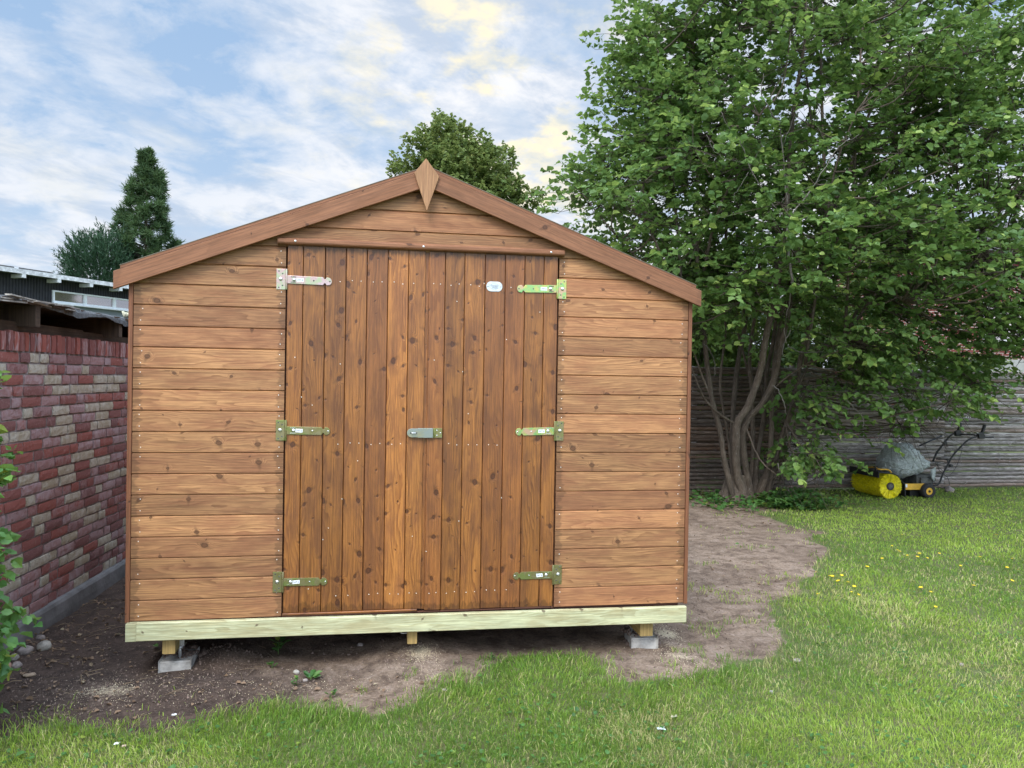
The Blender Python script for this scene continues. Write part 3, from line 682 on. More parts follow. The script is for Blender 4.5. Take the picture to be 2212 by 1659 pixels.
# drip rail over the doors
tz0, tz1 = 2.291, 2.327
mb = MB(); mb.prism([(tz0, -0.022), (tz0+0.008, -0.034), (tz1-0.008, -0.034), (tz1, -0.022), (tz1, -0.001), (tz0, -0.001)], 0.727, 2.289, lambda a, b, g_: (g_, b, a))
rail = mb.build('drip_rail', M_barge, shed, bevel=0.003)
for px in (638, 915, 1191):
    p = at(px, 518+(px-638)*0.0415, -.034); s_ = MB(); s_.dome((p[0], -0.034, 2.309), (0, -1, 0), 0.006, 0.002); s_.build('screw', M_bolt, rail)
# barge boards with plumb-cut ends
def barge(name, side, w_, y0, y1, ztop, xe, xa, mat, ch=0.002):
    s_ = sl_l if side < 0 else sl_r
    th = math.atan(s_)*(1 if side < 0 else -1); ct, st = math.cos(th), math.sin(th)
    ox, oz = APX, ztop; prof = [(-w_, y0+ch), (-w_+ch, y0), (-ch, y0), (0, y0+ch), (0, y1), (-w_, y1)]
    to = lambda a, b, g_: (ox+g_*ct-a*st, b, oz+g_*st+a*ct)
    lim = lambda X: (lambda a: (X-ox+a*st)/ct)
    mb = MB(); lo, hi = (xe, xa) if side < 0 else (xa, xe)
    mb.prism(prof, lim(lo), lim(hi), to); return mb.build(name, mat, shed)
W_ = 0.093
barge('barge_board', -1, W_*math.cos(math.atan(sl_l)), -0.047, -0.029, APZ, EPl[0], APX-0.002, M_barge)
barge('barge_board', 1, W_*math.cos(math.atan(sl_r)), -0.047, -0.029, APZ, EPr[0], APX+0.002, M_barge)
# roof deck (thin edge seen above the barge boards) and felt
for side in (-1, 1):
    xe = EPl[0]+0.030 if side < 0 else EPr[0]-0.030
    barge('roof_deck', side, 0.028, -0.028, DEPTH+0.06, APZ+0.016, xe, APX, M_barge, ch=0.0)
    barge('roof_edge_strip', side, 0.015, -0.038, -0.0285, APZ+0.020, xe, APX, M_barge, ch=0.0)
    barge('roof_felt', side, 0.003, -0.040, DEPTH+0.07, APZ+0.0235, xe-0.004*(-side), APX, plain('pale_felt_edge', (0.20, 0.17, 0.13), 0.9, 0, 0.3), ch=0.0)
# finial
ft, fl, fr_, fb = (at(920.5, 342, -.062), at(895, 373, -.062), at(949, 381, -.062), at(922, 456, -.062))
mb = MB(); prof = [(ft[0], ft[2]), (fr_[0], fr_[2]), (fb[0], fb[2]), (fl[0], fl[2])]
cxm = sum(p[0] for p in prof)/4; czm = sum(p[1] for p in prof)/4
b0 = len(mb.v); cc = (0.6, 0.2, 0.5)
for yy in (-0.062, -0.048):
    for a, b in prof: mb.v.append((a, yy, b))
mb.face((0, 1, 2, 3), [(b+3, a) for a, b in prof], None, cc); mb.face((7, 6, 5, 4), [(b, a) for a, b in prof[::-1]], None, cc)
for i in range(4): mb.face((i, i+4, (i+1) % 4+4, (i+1) % 4), [(0, 0), (0.01, 0), (0.01, .1), (0, .1)], None, cc)
mb.build('finial', M_finial, shed, bevel=0.0015)
# treated beam under the front wall
bzl, bzr = 0.2965, 0.2820; bhl, bhr = 0.0945, 0.0925
def slantbox(mb, x0, x1, y0, y1, za0, za1, zb0, zb1, ch=0.003):
    f = lambda x, a: (a*(za1+(x-XL)/(XR-XL)*(zb1-za1))+(1-a)*(za0+(x-XL)/(XR-XL)*(zb0-za0)))
    pr = [(0.0, y0+ch), (0.03, y0), (0.96, y0), (1.0, y0+ch), (1.0, y1), (0.0, y1)]
    c = (random.random(), random.random(), random.random()); ou, ov = random.random()*9, random.random()*9
    b0 = len(mb.v); n = 6
    for x in (x0, x1):
        for a, b in pr: mb.v.append((x, b, f(x, a)))
    for i in range(n):
        j = (i+1) % n; va = pr[i][0]*0.093+pr[i][1]*.5+ov; vb = pr[j][0]*0.093+pr[j][1]*.5+ov
        mb.face((b0+i, b0+n+i, b0+n+j, b0+j), [(x0+ou, va), (x1+ou, va), (x1+ou, vb), (x0+ou, vb)], None, c)
    mb.face(tuple(b0+i for i in range(n))[::-1], None, None, c); mb.face(tuple(b0+n+i for i in range(n)), None, None, c)
mb = MB(); slantbox(mb, 0.047, XR+0.002, -0.034, -0.0065, bzl-bhl, bzl, bzr-bhr, bzr); mb.build('treated_front_beam', M_green, shed)
mb = MB(); slantbox(mb, -0.006, 0.0455, -0.033, 1.2, bzl-bhl-0.002, bzl-0.003, bzr-bhr, bzr); o = mb.build('treated_side_beam', M_green, shed)
# bearers running back under the floor
for (xa, xb, py, zb) in ((at(345, 1390)[0]+.01, at(372, 1390)[0]+.012, 1413, None), (at(880, 1380)[0], at(901, 1380)[0], 1390, None), (at(1380, 1355)[0]+.012, at(1409, 1355)[0]+.008, 1375, None)):
    zz = at((xa and 0) or 900, 900)[2]
    pz = {1413: at(358, 1413, .012)[2], 1390: at(890, 1391, .012)[2], 1375: at(1400, 1374, .012)[2]}[py]
    mb = MB(); mb.box(xa, xb, 0.012, DEPTH-0.05, pz, 0.262, 'y', ch=0.002); mb.build('floor_bearer', M_bearer, shed)
# hinges
def strap_outline(L, w_):
    pts = [(0, -w_/2), (L*0.80, -w_/2), (L*0.815, -w_*0.40)]
    for k in range(7):
        a = math.pi+math.pi*k/6*1.0; 
    pts += [(L*0.835, -w_*0.24), (L*0.855, -w_*0.24), (L*0.872, -w_*0.42), (L*0.885, -w_/2)]
    for k in range(1, 8):
        a = -math.pi/2+math.pi*k/8; pts.append((L-w_/2+math.cos(a)*w_/2, math.sin(a)*w_/2))
    pts += [(L*0.885, w_/2), (L*0.872, w_*0.42), (L*0.855, w_*0.24), (L*0.835, w_*0.24), (L*0.815, w_*0.40), (L*0.80, w_/2), (0, w_/2)]
    return pts
def extr(mb, pts, y0, y1, fx, c=None):
    n = len(pts); b0 = len(mb.v); c = c or (.5, .5, .5)
    for yy in (y0, y1):
        for p in pts: q = fx(p); mb.v.append((q[0], yy, q[1]))
    mb.face(tuple(b0+i for i in range(n)), None, None, c); mb.face(tuple(b0+n+i for i in range(n))[::-1], None, None, c)
    for i in range(n): mb.face((b0+i, b0+n+i, b0+n+(i+1) % n, b0+(i+1) % n), None, None, c)
def text_mesh(name, body, size, loc, mat, parent, rot=0.0, sx=1.0):
    cu = bpy.data.curves.new('t', 'FONT'); cu.body = body; cu.size = size; cu.align_x = 'CENTER'; cu.align_y = 'CENTER'; cu.extrude = 0.0003
    t = bpy.data.objects.new('t', cu); me = bpy.data.meshes.new_from_object(t); me.name = name
    me.transform(Matrix.Translation(loc) @ Matrix.Rotation(rot, 4, 'Y') @ Matrix.Rotation(R(90), 4, 'X') @ Matrix.Diagonal((sx, 1, 1, 1)))
    bpy.data.objects.remove(t); me.materials.append(mat)
    o = bpy.data.objects.new(name, me); col.objects.link(o); adopt(o, parent); return o
def hinge(px_plate, py_plate, px_tip, py_tip, s_, m_plate, m_strap, lab, st_frac=0.27, strot=0.0):
    p = at(px_plate, py_plate, -.006); q = at(px_tip, py_tip, -.006)
    xo, zo = p[0], p[2]           # outer edge of the frame plate, its middle height
    H_, Wp, Wb = 0.110, 0.046, 0.012
    a = MB(); c = (.5, .5, .5)
    b0 = 0
    mid = xo+s_*(Wp+Wb/2)
    extr(a, [(xo, zo-H_/2), (xo+s_*Wp, zo-H_/2), (xo+s_*Wp, zo+H_/2), (xo, zo+H_/2)][::s_], -0.0045, -0.0005, lambda t: t)
    a.tube([(mid, -0.007, zo-H_/2), (mid, -0.007, zo+H_/2)], Wb/2, 10)
    pl = a.build('hinge', m_plate, shed, bevel=0.0008); pl['label'] = lab
    for dx_, dz_ in ((.013, .043), (.032, .030), (.013, -.044), (.032, -.033)):
        h = MB(); h.dome((xo+s_*dx_, -0.0045, zo+dz_), (0, -1, 0), 0.0042, 0.0012, sides=8); h.build('screw', M_grey, pl)
    bo = MB(); bo.dome((xo+s_*0.022, -0.0045, zo+0.001), (0, -1, 0), 0.0105, 0.006); bo.build('bolt', M_bolt, pl)
    x0 = mid; L = abs(q[0]-x0); zt = q[2]; tilt = (zt-zo)/L
    st = MB(); extr(st, [(t[0], t[1]) for t in strap_outline(L, 0.0425)][::s_], -0.0085, -0.0045, lambda t: (x0+s_*t[0], zo+t[0]*tilt+t[1]))
    so_ = st.build('strap', m_strap, pl, bevel=0.0008)
    bo = MB(); bo.dome((x0+s_*0.040, -0.0085, zo+0.04*tilt), (0, -1, 0), 0.010, 0.006); bo.build('bolt', M_bolt, pl)
    for dz_ in (-0.014, 0.014):
        h = MB(); h.obox((x0+s_*0.036, -0.0088, zo+dz_), (1, 0, 0), (0, 1, 0), (0, 0, 1), 0.014, 0.0008, 0.0022); h.build('slot', M_bolt if m_plate is M_zinc_olive else M_grey, pl)
    for f_ in (0.60, 0.955):
        h = MB(); h.dome((x0+s_*L*f_, -0.0085, zo+L*f_*tilt), (0, -1, 0), 0.0045, 0.0012, sides=8); h.build('screw', M_grey if m_plate is not M_zinc_olive else M_bolt, pl)
    sx_ = x0+s_*L*(0.30 if s_ > 0 else 0.34); sz_ = zo+L*0.3*tilt
    h = MB(); h.obox((sx_, -0.0088, sz_), (math.cos(strot), 0, math.sin(strot)), (0, 1, 0), (-math.sin(strot), 0, math.cos(strot)), 0.0185, 0.0006, 0.0095); h.build('price_sticker', M_sticker, pl)
    text_mesh('sticker_print', '347.6', 0.014, (sx_, -0.0098, sz_), M_inkblue, pl, -strot)
hinge(597, 602.5, 717, 608.5, 1, M_zinc_pink, M_zinc_pink, 'pinkish upper left hinge with lime tinge')
hinge(1223.5, 625, 1117, 623.5, -1, M_zinc_lime, M_zinc_lime, 'lime green and yellow upper right hinge')
hinge(595.5, 929.5, 713, 931.5, 1, M_zinc_olive, M_zinc_olive, 'olive middle left hinge', strot=-0.05)
hinge(1217.5, 931, 1113.5, 933, -1, M_zinc_olive, M_zinc_lime, 'olive plate with yellowish strap, middle right hinge')
hinge(589, 1258, 707, 1256, 1, M_zinc_olive, M_zinc_olive, 'olive lower left hinge', strot=0.05)
hinge(1213.5, 1241, 1108, 1244, -1, M_zinc_olive, M_zinc_olive, 'olive lower right hinge', strot=0.05)
# hasp
p0, p1 = at(879, 935, -.01), at(955, 935.5, -.01); zc = p0[2]; x0, x1 = p0[0], p1[0]; hw = 0.0265
a = MB(); pts = [(x0+0.125*(x1-x0), -hw*.92), (x0+0.31*(x1-x0), -hw*.92), (x0+0.31*(x1-x0), -hw), (x0+.735*(x1-x0), -hw), (x0+.735*(x1-x0), hw), (x0+0.31*(x1-x0), hw), (x0+0.31*(x1-x0), hw*.92), (x0+0.125*(x1-x0), hw*.92)]
for k in range(1, 8):
    t = math.pi/2+math.pi*k/8; pts.append((x0+0.125*(x1-x0)+math.cos(t)*0.125*(x1-x0), math.sin(t)*hw*.92))
extr(a, pts, -0.020, -0.014, lambda t: (t[0], zc+t[1])); hs = a.build('hasp', M_zinc_grey, shed, bevel=0.0012)
a = MB(); a.tube([(x0+.77*(x1-x0), -.012, zc-hw), (x0+.77*(x1-x0), -.012, zc+hw)], 0.006, 10); extr(a, [(x0+.79*(x1-x0), -hw), (x1, -hw), (x1, hw), (x0+.79*(x1-x0), hw)], -0.012, -0.002, lambda t: (t[0], zc+t[1])); a.build('hasp_leaf', M_zinc_olive, hs, bevel=0.0008)
a = MB(); xs_ = x0+0.19*(x1-x0); a.obox((xs_, -0.0204, zc), (1, 0, 0), (0, 1, 0), (0, 0, 1), 0.0185, 0.0006, 0.0042); a.build('slot', M_blackp, hs)
a = MB(); a.tube(smooth_path([(xs_-.014, -.018, zc), (xs_-.010, -.027, zc), (xs_+.010, -.027, zc), (xs_+.014, -.018, zc)], 4), 0.0026, 8); a.build('staple', M_bolt, hs)
for dx_, dz_ in ((.85, .014), (.85, -.014), (.95, 0)):
    h = MB(); h.dome((x0+dx_*(x1-x0), -.012, zc+dz_), (0, -1, 0), .004, .0015, sides=8); h.build('screw', M_bolt, hs)
# maker's plate
c0 = at(1068, 619, -.004); xs0, xs1 = at(1050.5, 619, -.004)[0], at(1085, 619, -.004)[0]; hw_, hh_ = (xs1-xs0)/2, 0.0275
a = MB(); pts = []
for cxx, s0 in ((hw_-hh_*0.9, -90), (-(hw_-hh_*0.9), 90)):
    for k in range(13):
        t = R(s0+180*k/12); pts.append((cxx+math.cos(t)*hh_*0.9, math.sin(t)*hh_))
extr(a, pts, -0.0048, -0.0022, lambda t: (c0[0]+t[0], c0[2]+t[1])); plate = a.build('maker_plate', M_plate, shed, bevel=0.0008)
a = MB(); ov = [(c0[0]+math.cos(t)*0.027, -0.0050, c0[2]+math.sin(t)*0.0155) for t in np.linspace(0, 2*math.pi, 29)]
a.tube(ov, 0.0004, 4, cap=False); a.build('oval_engraving', M_ink, plate)
text_mesh('plate_lettering', 'Domain', 0.0125, (c0[0]-0.001, -0.0053, c0[2]+0.004), M_ink, plate)
text_mesh('plate_lettering', 'House', 0.0115, (c0[0]+0.003, -0.0053, c0[2]-0.006), M_ink, plate)
for s_ in (-1, 1):
    h = MB(); h.dome((c0[0]+s_*0.036, -0.0048, c0[2]-0.001), (0, -1, 0), .0028, .001, sides=8); h.build('screw', M_grey, plate)
# nails: one head each, the rest in one piece
nails = []
for k in range(18):
    z = Z0+k*PB
    for f_ in (.22, .78):
        zz = z+PB*f_
        if xlim(zz+.06, -1) < DL-0.1: nails.append((DL-0.026+random.uniform(-.006, .006), zz+random.uniform(-.005, .005)))
        if xlim(zz+.06, 1) > DR+0.1: nails.append((DR+0.030+random.uniform(-.006, .006), zz+random.uniform(-.005, .005)))
for zr in (2.11, 1.225, 0.40):
    for xsx in (lx, rx):
        for i in range(len(xsx)-1):
            for f_ in (.3, .72):
                xx = xsx[i]+(xsx[i+1]-xsx[i])*f_
                if (zr == 1.225 and x0-.01 < xx < x1+.01) or xx < lx[0]+0.24 or xx > rx[-1]-0.24: continue
                nails.append((xx, zr+random.uniform(-.006, .006), -.002))
rest = [(0.045+random.uniform(-.006, .006), Z0+k*PB+PB*f_) for k in range(15) for f_ in (.25, .8)]+[(XR-0.045+random.uniform(-.006, .006), Z0+k*PB+PB*f_) for k in range(15) for f_ in (.25, .8)]
for i in range(26): rest.append((random.uniform(lx[0], rx[-1]), random.uniform(.35, 2.2), -.002))
if len(nails) > 98: rest += nails[98:]; nails = nails[:98]
nm = MB(); nm.dome((0, 0, 0), (0, -1, 0), .0031, .0014, sides=7, rings=2)
first = None
for t in nails:
    if random.random() < .18: continue
    yy = t[2] if len(t) > 2 else 0.0
    if first is None: first = nm.build('nail', M_nail, None); o = first
    else: o = first.copy(); col.objects.link(o)
    o.location = (t[0], yy, t[1]); o.parent = shed; o.matrix_parent_inverse = Matrix.Translation(-Vector(shed.location))
a = MB()
for t in rest:
    if random.random() < 0.75: a.dome((t[0], t[2] if len(t) > 2 else 0.0, t[1]), (0, -1, 0), .0030, .0012, sides=7, rings=2)
o = a.build('nail_heads', M_nail, shed); o['kind'] = 'stuff'

# ------------------------------------------------------------------ foundation blocks
def block(pxl, pxr, pyb, pyt, dep, label, turn):
    a_, b_ = gnd(pxl, pyb), gnd(pxr, pyb); wd = np.linalg.norm(a_-b_); cx_ = (a_+b_)/2
    root = empty('foundation_block', (cx_[0], cx_[1], 0)); tag(root, label, 'concrete block', 'concrete blocks carrying the shed')
    cy = cx_[1]+dep/2; mb = MB(); ct, st = math.cos(turn), math.sin(turn)
    mb.obox((cx_[0]-st*dep/2, cx_[1]+ct*dep/2, (pyt-0.03)/2), (ct, st, 0), (-st, ct, 0), (0, 0, 1), wd/2, dep/2, (pyt+0.03)/2)
    mb.build('block', M_concrete, root, bevel=0.008, seg=3)
    # soil spilled over the top
    n = 60; c = MB()
    for i in range(n):
        x = cx_[0]+random.uniform(-.5, .75)*wd; y = cx_[1]+dep*random.uniform(.25, 1.1); r_ = random.uniform(.006, .02)
        zz = pyt if abs(x-cx_[0]) < wd*.48 else float(gz(x, y))
        pts = [(x+random.uniform(-1, 1)*.002, y, zz-r_*.3+r_*1.2*math.sin(k/4*math.pi/2)) for k in range(5)]
        c.tube(pts, [max(1e-4, r_*math.cos(k/4*math.pi/2)) for k in range(5)], 7, rough=.25)
    c.build('spilled_soil', plain('spilled_soil', (0.14, 0.10, 0.082), .95, 0, .4, 60, .6, 120), root)['kind'] = 'stuff'
    return root, cx_, wd
rt, cc_, wd = block(344, 412, 1450, 0.052, 0.20, 'concrete block with threaded steel post foot under the left end of the shed', 0.02)
zbk = 0.052; yp = cc_[1]+0.055; xp = at(389, 1405, yp)[0]
a = MB(); a.disc_cyl((xp, yp, zbk-.01), (0, 0, 1), .0085, .10, 10); a.build('threaded_rod', M_steel, rt)
a = MB(); a.disc_cyl((xp, yp, zbk+.052), (0, 0, 1), .016, .014, 6); a.disc_cyl((xp, yp, zbk+.067), (0, 0, 1), .027, .003, 18); a.build('nut', M_steel, rt)
a = MB(); a.box(xp-.027, xp+.027, yp-.026, yp-.022, zbk+.075, .262, 'z'); a.box(xp-.027, xp+.027, yp-.022, yp+.03, zbk+.071, zbk+.075, 'x'); a.build('post_bracket', M_steel, rt, bevel=.001)
a = MB(); a.disc_cyl((xp-.017, yp-.0262, .187), (0, -1, 0), .004, .0008, 10); a.build('bolt_hole', M_blackp, rt)
rt, cc_, wd = block(1363, 1421, 1402, 0.062, 0.20, 'weathered concrete block half buried under the right end of the shed', -0.12)
a = MB(); a.disc_cyl((cc_[0]-.012, cc_[1]+.09, .055), (0, 0, 1), .013, .05, 8); a.disc_cyl((cc_[0]-.012, cc_[1]+.09, .10), (0, 0, 1), .022, .004, 14); a.build('steel_pin', M_steel, rt)
mbk = empty('foundation_block', (1.5, 0.35, 0)); tag(mbk, 'shaded concrete block with wire bracket behind the middle bearer', 'concrete block', 'concrete blocks carrying the shed')
a = MB(); a.box(1.39, 1.59, .55, .75, -.02, .060); a.build('block', M_concrete, mbk, bevel=.008)
xm0, xm1 = at(866, 1385, .06)[0], at(911, 1380, .06)[0]
a = MB(); a.tube(smooth_path([(xm0, .06, .262), (xm0, .06, .175), (xm0+.012, .06, .16), (xm1-.012, .06, .168), (xm1, .06, .185), (xm1, .06, .262)], 5), .003, 8); a.build('wire_bracket', M_steel, mbk)

# ------------------------------------------------------------------ brick garden wall with lean-to roof
wd_ = np.array([.065, 1.0]); wd_ /= np.linalg.norm(wd_); wn_ = np.array([wd_[1], -wd_[0]]); w0 = np.array([-.846, 0.0])
def wp(s_, o_, z): q = w0+wd_*s_+wn_*o_; return (q[0], q[1], z)     # o_ grows towards the shed
wall = empty('brick_wall', wp(1.5, -.06, 0)); tag(wall, 'old red and cream brick garden wall with concrete footing left of the shed', 'wall')
S0, S1 = -2.2, 5.6; ZF, ZB = 0.118, 1.707; NC = 24; pc = (ZB-ZF)/NC
def rough_brick(mb, s0, s1, z0, z1, out, c):
    nx, nz = 5, 3; b0 = len(mb.v); tilt = random.uniform(-.002, .002); tz = random.uniform(-.001, .001)
    for j in range(nz+1):
        for i in range(nx+1):
            fs, fz = i/nx, j/nz; edge = (i in (0, nx))+(j in (0, nz))
            o_ = out+tilt*(fs-.5)+random.uniform(-.0012, .0012)-(0.0015 if edge == 1 else 0.004 if edge == 2 else 0)
            mb.v.append(wp(s0+(s1-s0)*fs+(random.uniform(-.0025, .0025)), o_, z0+(z1-z0)*fz+tz*(fs-.5)+random.uniform(-.0018, .0018)))
    for j in range(nz):
        for i in range(nx):
            a_ = b0+j*(nx+1)+i; mb.face((a_, a_+1, a_+nx+2, a_+nx+1), None, None, c, False)
    # sides back into the joint
    ring = [b0+i for i in range(nx+1)]+[b0+j*(nx+1)+nx for j in range(1, nz+1)]+[b0+nz*(nx+1)+i for i in range(nx-1, -1, -1)]+[b0+j*(nx+1) for j in range(nz-1, 0, -1)]
    b1 = len(mb.v)
    for r_ in ring:
        v = np.array(mb.v[r_]); mb.v.append(tuple(v-np.array([wn_[0], wn_[1], 0])*0.022))
    for i in range(len(ring)):
        j = (i+1) % len(ring); mb.face((ring[i], b1+i, b1+j, ring[j]), None, None, c, False)
mb = MB()
for k in range(NC):
    s = S0-random.random()*.2
    while s < S1:
        L = random.choice((.108, .225, .225, .225, .222, .108)); z0 = ZF+k*pc+.005; z1 = ZF+(k+1)*pc-.007
        rough_brick(mb, s+.004, s+L-.006, z0, z1, random.uniform(-.003, .004), (random.random(), random.random(), random.random())); s += L+.008
mb.build('brickwork', M_brick, wall)
mb = MB(); s = S0
while s < S1:
    L = random.uniform(.050, .058); rough_brick(mb, s+.003, s+L-.003-random.random()*.003, ZB+.004+random.uniform(-.002, .003), 1.822+random.uniform(-.004, .003), random.uniform(0.0, .012), (random.random(), random.random(), random.random())); s += L+.012
mb.build('soldier_course', M_soldier, wall)
mb = MB(); c = (.5, .5, .5)
def wbox(mb, s0, s1, o0, o1, z0, z1):
    mb.prism([(o0, z0), (o1, z0), (o1, z1), (o0, z1)], s0, s1, lambda a, b, g_: wp(g_, a, b))
wbox(mb, S0, S1, -.22, -.008, -.05, 1.812); mb.build('mortar_core', M_mortar, wall)
mb = MB(); n = 60; prof = [(-.02, -.10), (.046, -.10), (.040, .04), (.034, .100), (.022, .116), (-.02, .124)]
for i in range(n):
    sa_, sb_ = S0+(S1-S0)*i/n, S0+(S1-S0)*(i+1)/n
    for j in range(len(prof)-1):
        def q(s_, a, b): w_ = (vn(s_*4, a*30+b*9, 3)-.5)*.010; return wp(s_, a+w_, b+(w_*.6 if b > 0 else 0))
        b0 = len(mb.v); mb.v += [q(sa_, *prof[j]), q(sb_, *prof[j]), q(sb_, *prof[j+1]), q(sa_, *prof[j+1])]; mb.face((b0, b0+1, b0+2, b0+3), None, None, c)
mb.build('concrete_footing', M_footing, wall)
lean = empty('lean_to_shelter', wp(1.5, -1.0, 1.82)); tag(lean, 'dark open timber lean-to with torn roofing felt on top of the brick wall', 'shelter')
mb = MB(); wbox(mb, S0, 1.55, -.16, -.045, 1.824, 1.884); wbox(mb, 1.56, S1, -.17, -.055, 1.824, 1.874); mb.build('wall_plate', M_old, lean)
for s_ in (-1.7, -.5, .715, 1.925, 3.1, 4.3):
    mb = MB(); wbox(mb, s_-.028, s_+.028, -.12, .06, 1.856, 1.985)
    mb.prism([(s_-.028, 1.888), (s_+.028, 1.888), (s_+.028, 1.985), (s_-.028, 1.985)], -3.0, -.12, lambda a, b, g_: wp(a, g_, b)); mb.build('rafter', M_old, lean)
mb = MB(); s = S0
while s < S1:
    L = random.uniform(.09, .12); wbox(mb, s, s+L-.004, -3.1, random.uniform(.05, .08), 1.986, 2.004); s += L
mb.build('roof_boards', M_old, lean)
mb = MB(); wbox(mb, S0, S1, -3.1, -3.05, 0, 2.0); wbox(mb, S1-.05, S1, -3.0, -.25, 0, 1.98); wbox(mb, S0, S0+.05, -3.0, -.25, 0, 1.98); mb.build('back_boarding', M_black, lean)  # black colour gives the boarding the deep shade inside the lean-to
# felt: a torn sheet lapping over the front edge
mb = MB(); n = 150; rows = [(-3.1, .0), (-.8, .0), (-.1, .0), (.03, .002), (.075, -.004), (.092, -.022), (.098, -.048)]
edge = [random.uniform(-.012, .012) for _ in range(n+1)]
for i in range(n+1):
    s_ = S0+(S1-S0)*i/n; fl_ = vn(s_*5, 2, 9); tear = vn(s_*2.1, 7, 4); curl = max(0, vn(s_*3.3, 1, 12)-.45)*.10 if s_ < 1.25 else 0
    for j, (o_, dz_) in enumerate(rows):
        k = max(0, j-2)/4
        mb.v.append(wp(s_+random.uniform(-.004, .004), o_-tear*.05*k+edge[i]*k, 2.010+dz_*(0.4+fl_*1.1)+curl*k*.8+random.uniform(-.003, .003)*(k > 0)))
nr = len(rows)
for i in range(n):
    for j in range(nr-1): a_ = i*nr+j; mb.face((a_, a_+1, a_+nr+1, a_+nr), None, None, c)
o = mb.build('torn_felt', M_felt, lean); sm_ = o.modifiers.new('thick', 'SOLIDIFY'); sm_.thickness = .006
mb = MB()
for i in range(26):
    s_ = random.uniform(S0, 1.2); L = random.uniform(.1, .4)
    mb.obox(wp(s_, random.uniform(.05, .085), 1.992+random.uniform(-.012, .02)), (wd_[0], wd_[1], random.uniform(-.06, .06)), (wn_[0], wn_[1], 0), (0, 0, 1), L/2, .010, .004)
mb.build('splintered_edging', plain('bleached_splinters', (.36, .34, .31), .9, 0, .5, 30), lean)['kind'] = 'stuff'
mb = MB()
for i in range(16):
    q = np.array(wp(2.12+random.uniform(-.05, .05), .04+random.uniform(-.04, .02), 2.02)); mb.tube([q, q+np.array([random.uniform(-.02, .02), random.uniform(-.02, .02), random.uniform(.02, .05)])], [.006, .010], 5)
mb.build('lichen_clump', plain('pale_lichen', (.48, .48, .36), .9, 0, .3, 60), lean)

# ------------------------------------------------------------------ dark building beyond the wall
hb = R(29.3); be = np.array([math.sin(hb), math.cos(hb)]); bn = np.array([be[1], -be[0]]); bp = np.array([-7.085, 14.387])
def bl_(u, o_, z): q = bp+be*u+bn*o_; return (q[0], q[1], z)       # o_=0: front of the eaves
bldg = empty('flat_roofed_house', bl_(2, -3, 0)); tag(bldg, 'dark corrugated flat-roofed house with white fascia and strip windows behind the wall', 'house')
OV = -.34
def bbox(mb, u0, u1, o0, o1, z0, z1): mb.prism([(o0, z0), (o1, z0), (o1, z1), (o0, z1)], u0, u1, lambda a, b, g_: bl_(g_, a, b))
def wpos(cx_, cy_): q = onplane(cx_/5.53*.7745, (700+cy_/5.53)*.7745, bp+bn*OV, bn); return (q[:2]-bp)@be, q[2]
(uw0, zw1), (uw1, _z), (um1, _), (um2, _) = wpos(800, 603), wpos(2025, 745), wpos(1300, 700), wpos(1750, 760); zw0 = wpos(805, 795)[1]
mb = MB(); n = int(10/.075)
for i in range(n):     # corrugated cladding: a zigzag sheet
    u0 = -3.5+i*.075
    for (ua, oa), (ub, ob) in (((u0, 0), (u0+.030, 0)), ((u0+.030, 0), (u0+.040, -.022)), ((u0+.040, -.022), (u0+.065, -.022)), ((u0+.065, -.022), (u0+.075, 0))):
        lo = zw0-.02 if u0 > uw0 else 0.0
        spans = [(lo, 3.80)] if u0 < uw0-.02 else [(zw1-.01, 3.80)]
        for z0, z1 in spans:
            b0 = len(mb.v); mb.v += [bl_(ua, OV+oa, z0), bl_(ub, OV+ob, z0), bl_(ub, OV+ob, z1), bl_(ua, OV+oa, z1)]; mb.face((b0, b0+1, b0+2, b0+3), None, None, c)
mb.build('corrugated_cladding', plain('dark_corrugated_cladding', (.035, .037, .047), .7, 0, .4, 5), bldg)
mb = MB(); bbox(mb, uw0, 6.5, OV-.05, OV-.01, 0, zw0-.01); mb.build('grey_lower_wall', plain('blue_grey_render', (.20, .235, .27), .85, 0, .12, 2), bldg)
mb = MB(); bbox(mb, -3.5, 6.5, -7.5, OV-.06, 0, 3.78); mb.build('wall_core', M_black, bldg)
mb = MB(); bbox(mb, -3.7, 6.7, -7.7, -.02, 3.80, 3.87); mb.build('roof_slab', M_felt, bldg)
mb = MB(); bbox(mb, -3.7, 6.7, -.018, .02, 3.785, 3.885); mb.build('fascia', M_fascia, bldg)
for i in range(-3, 7):
    u = .535+i*.90
    mb = MB(); bbox(mb, u-.047, u+.047, OV, .018, 3.700, 3.784); mb.build('rafter_tail', M_white, bldg)
mb = MB(); bbox(mb, -3.7, 1.35, -.10, -.07, 3.905, 3.93); mb.build('roof_rail', M_grey, bldg)
mb = MB(); bbox(mb, .36, .46, -.11, -.06, 3.87, 3.925); mb.build('rail_block', M_white, bldg)
nwin = 0; us = [uw0, um1, um2, um2+(um2-um1), um2+2*(um2-um1)]
for i in range(4):
    a0, a1 = us[i], us[i+1]; fr = MB()
    bbox(fr, a0, a1, OV+.0, OV+.05, zw1-.035, zw1); bbox(fr, a0, a1, OV+.0, OV+.05, zw0, zw0+.05)
    bbox(fr, a0, a0+.045, OV+.002, OV+.048, zw0+.05, zw1-.035); bbox(fr, a1-.045, a1-.001, OV+.002, OV+.048, zw0+.05, zw1-.035)
    f_ = fr.build('window', plain('pale_blue_window_frame', (.80, .86, .90), .5, 0, .08), bldg)
    pn = MB(); bbox(pn, a0+.045, a1-.045, OV-.006, OV+.008, zw0+.05, zw1-.035)
    gm, gg = material('window_glass'); gg.b.inputs['Base Color'].default_value = (.52, .46, .45, 1); gg.b.inputs['Roughness'].default_value = .06; gg.b.inputs['Metallic'].default_value = .8
    pn.build('pane', gm, f_)
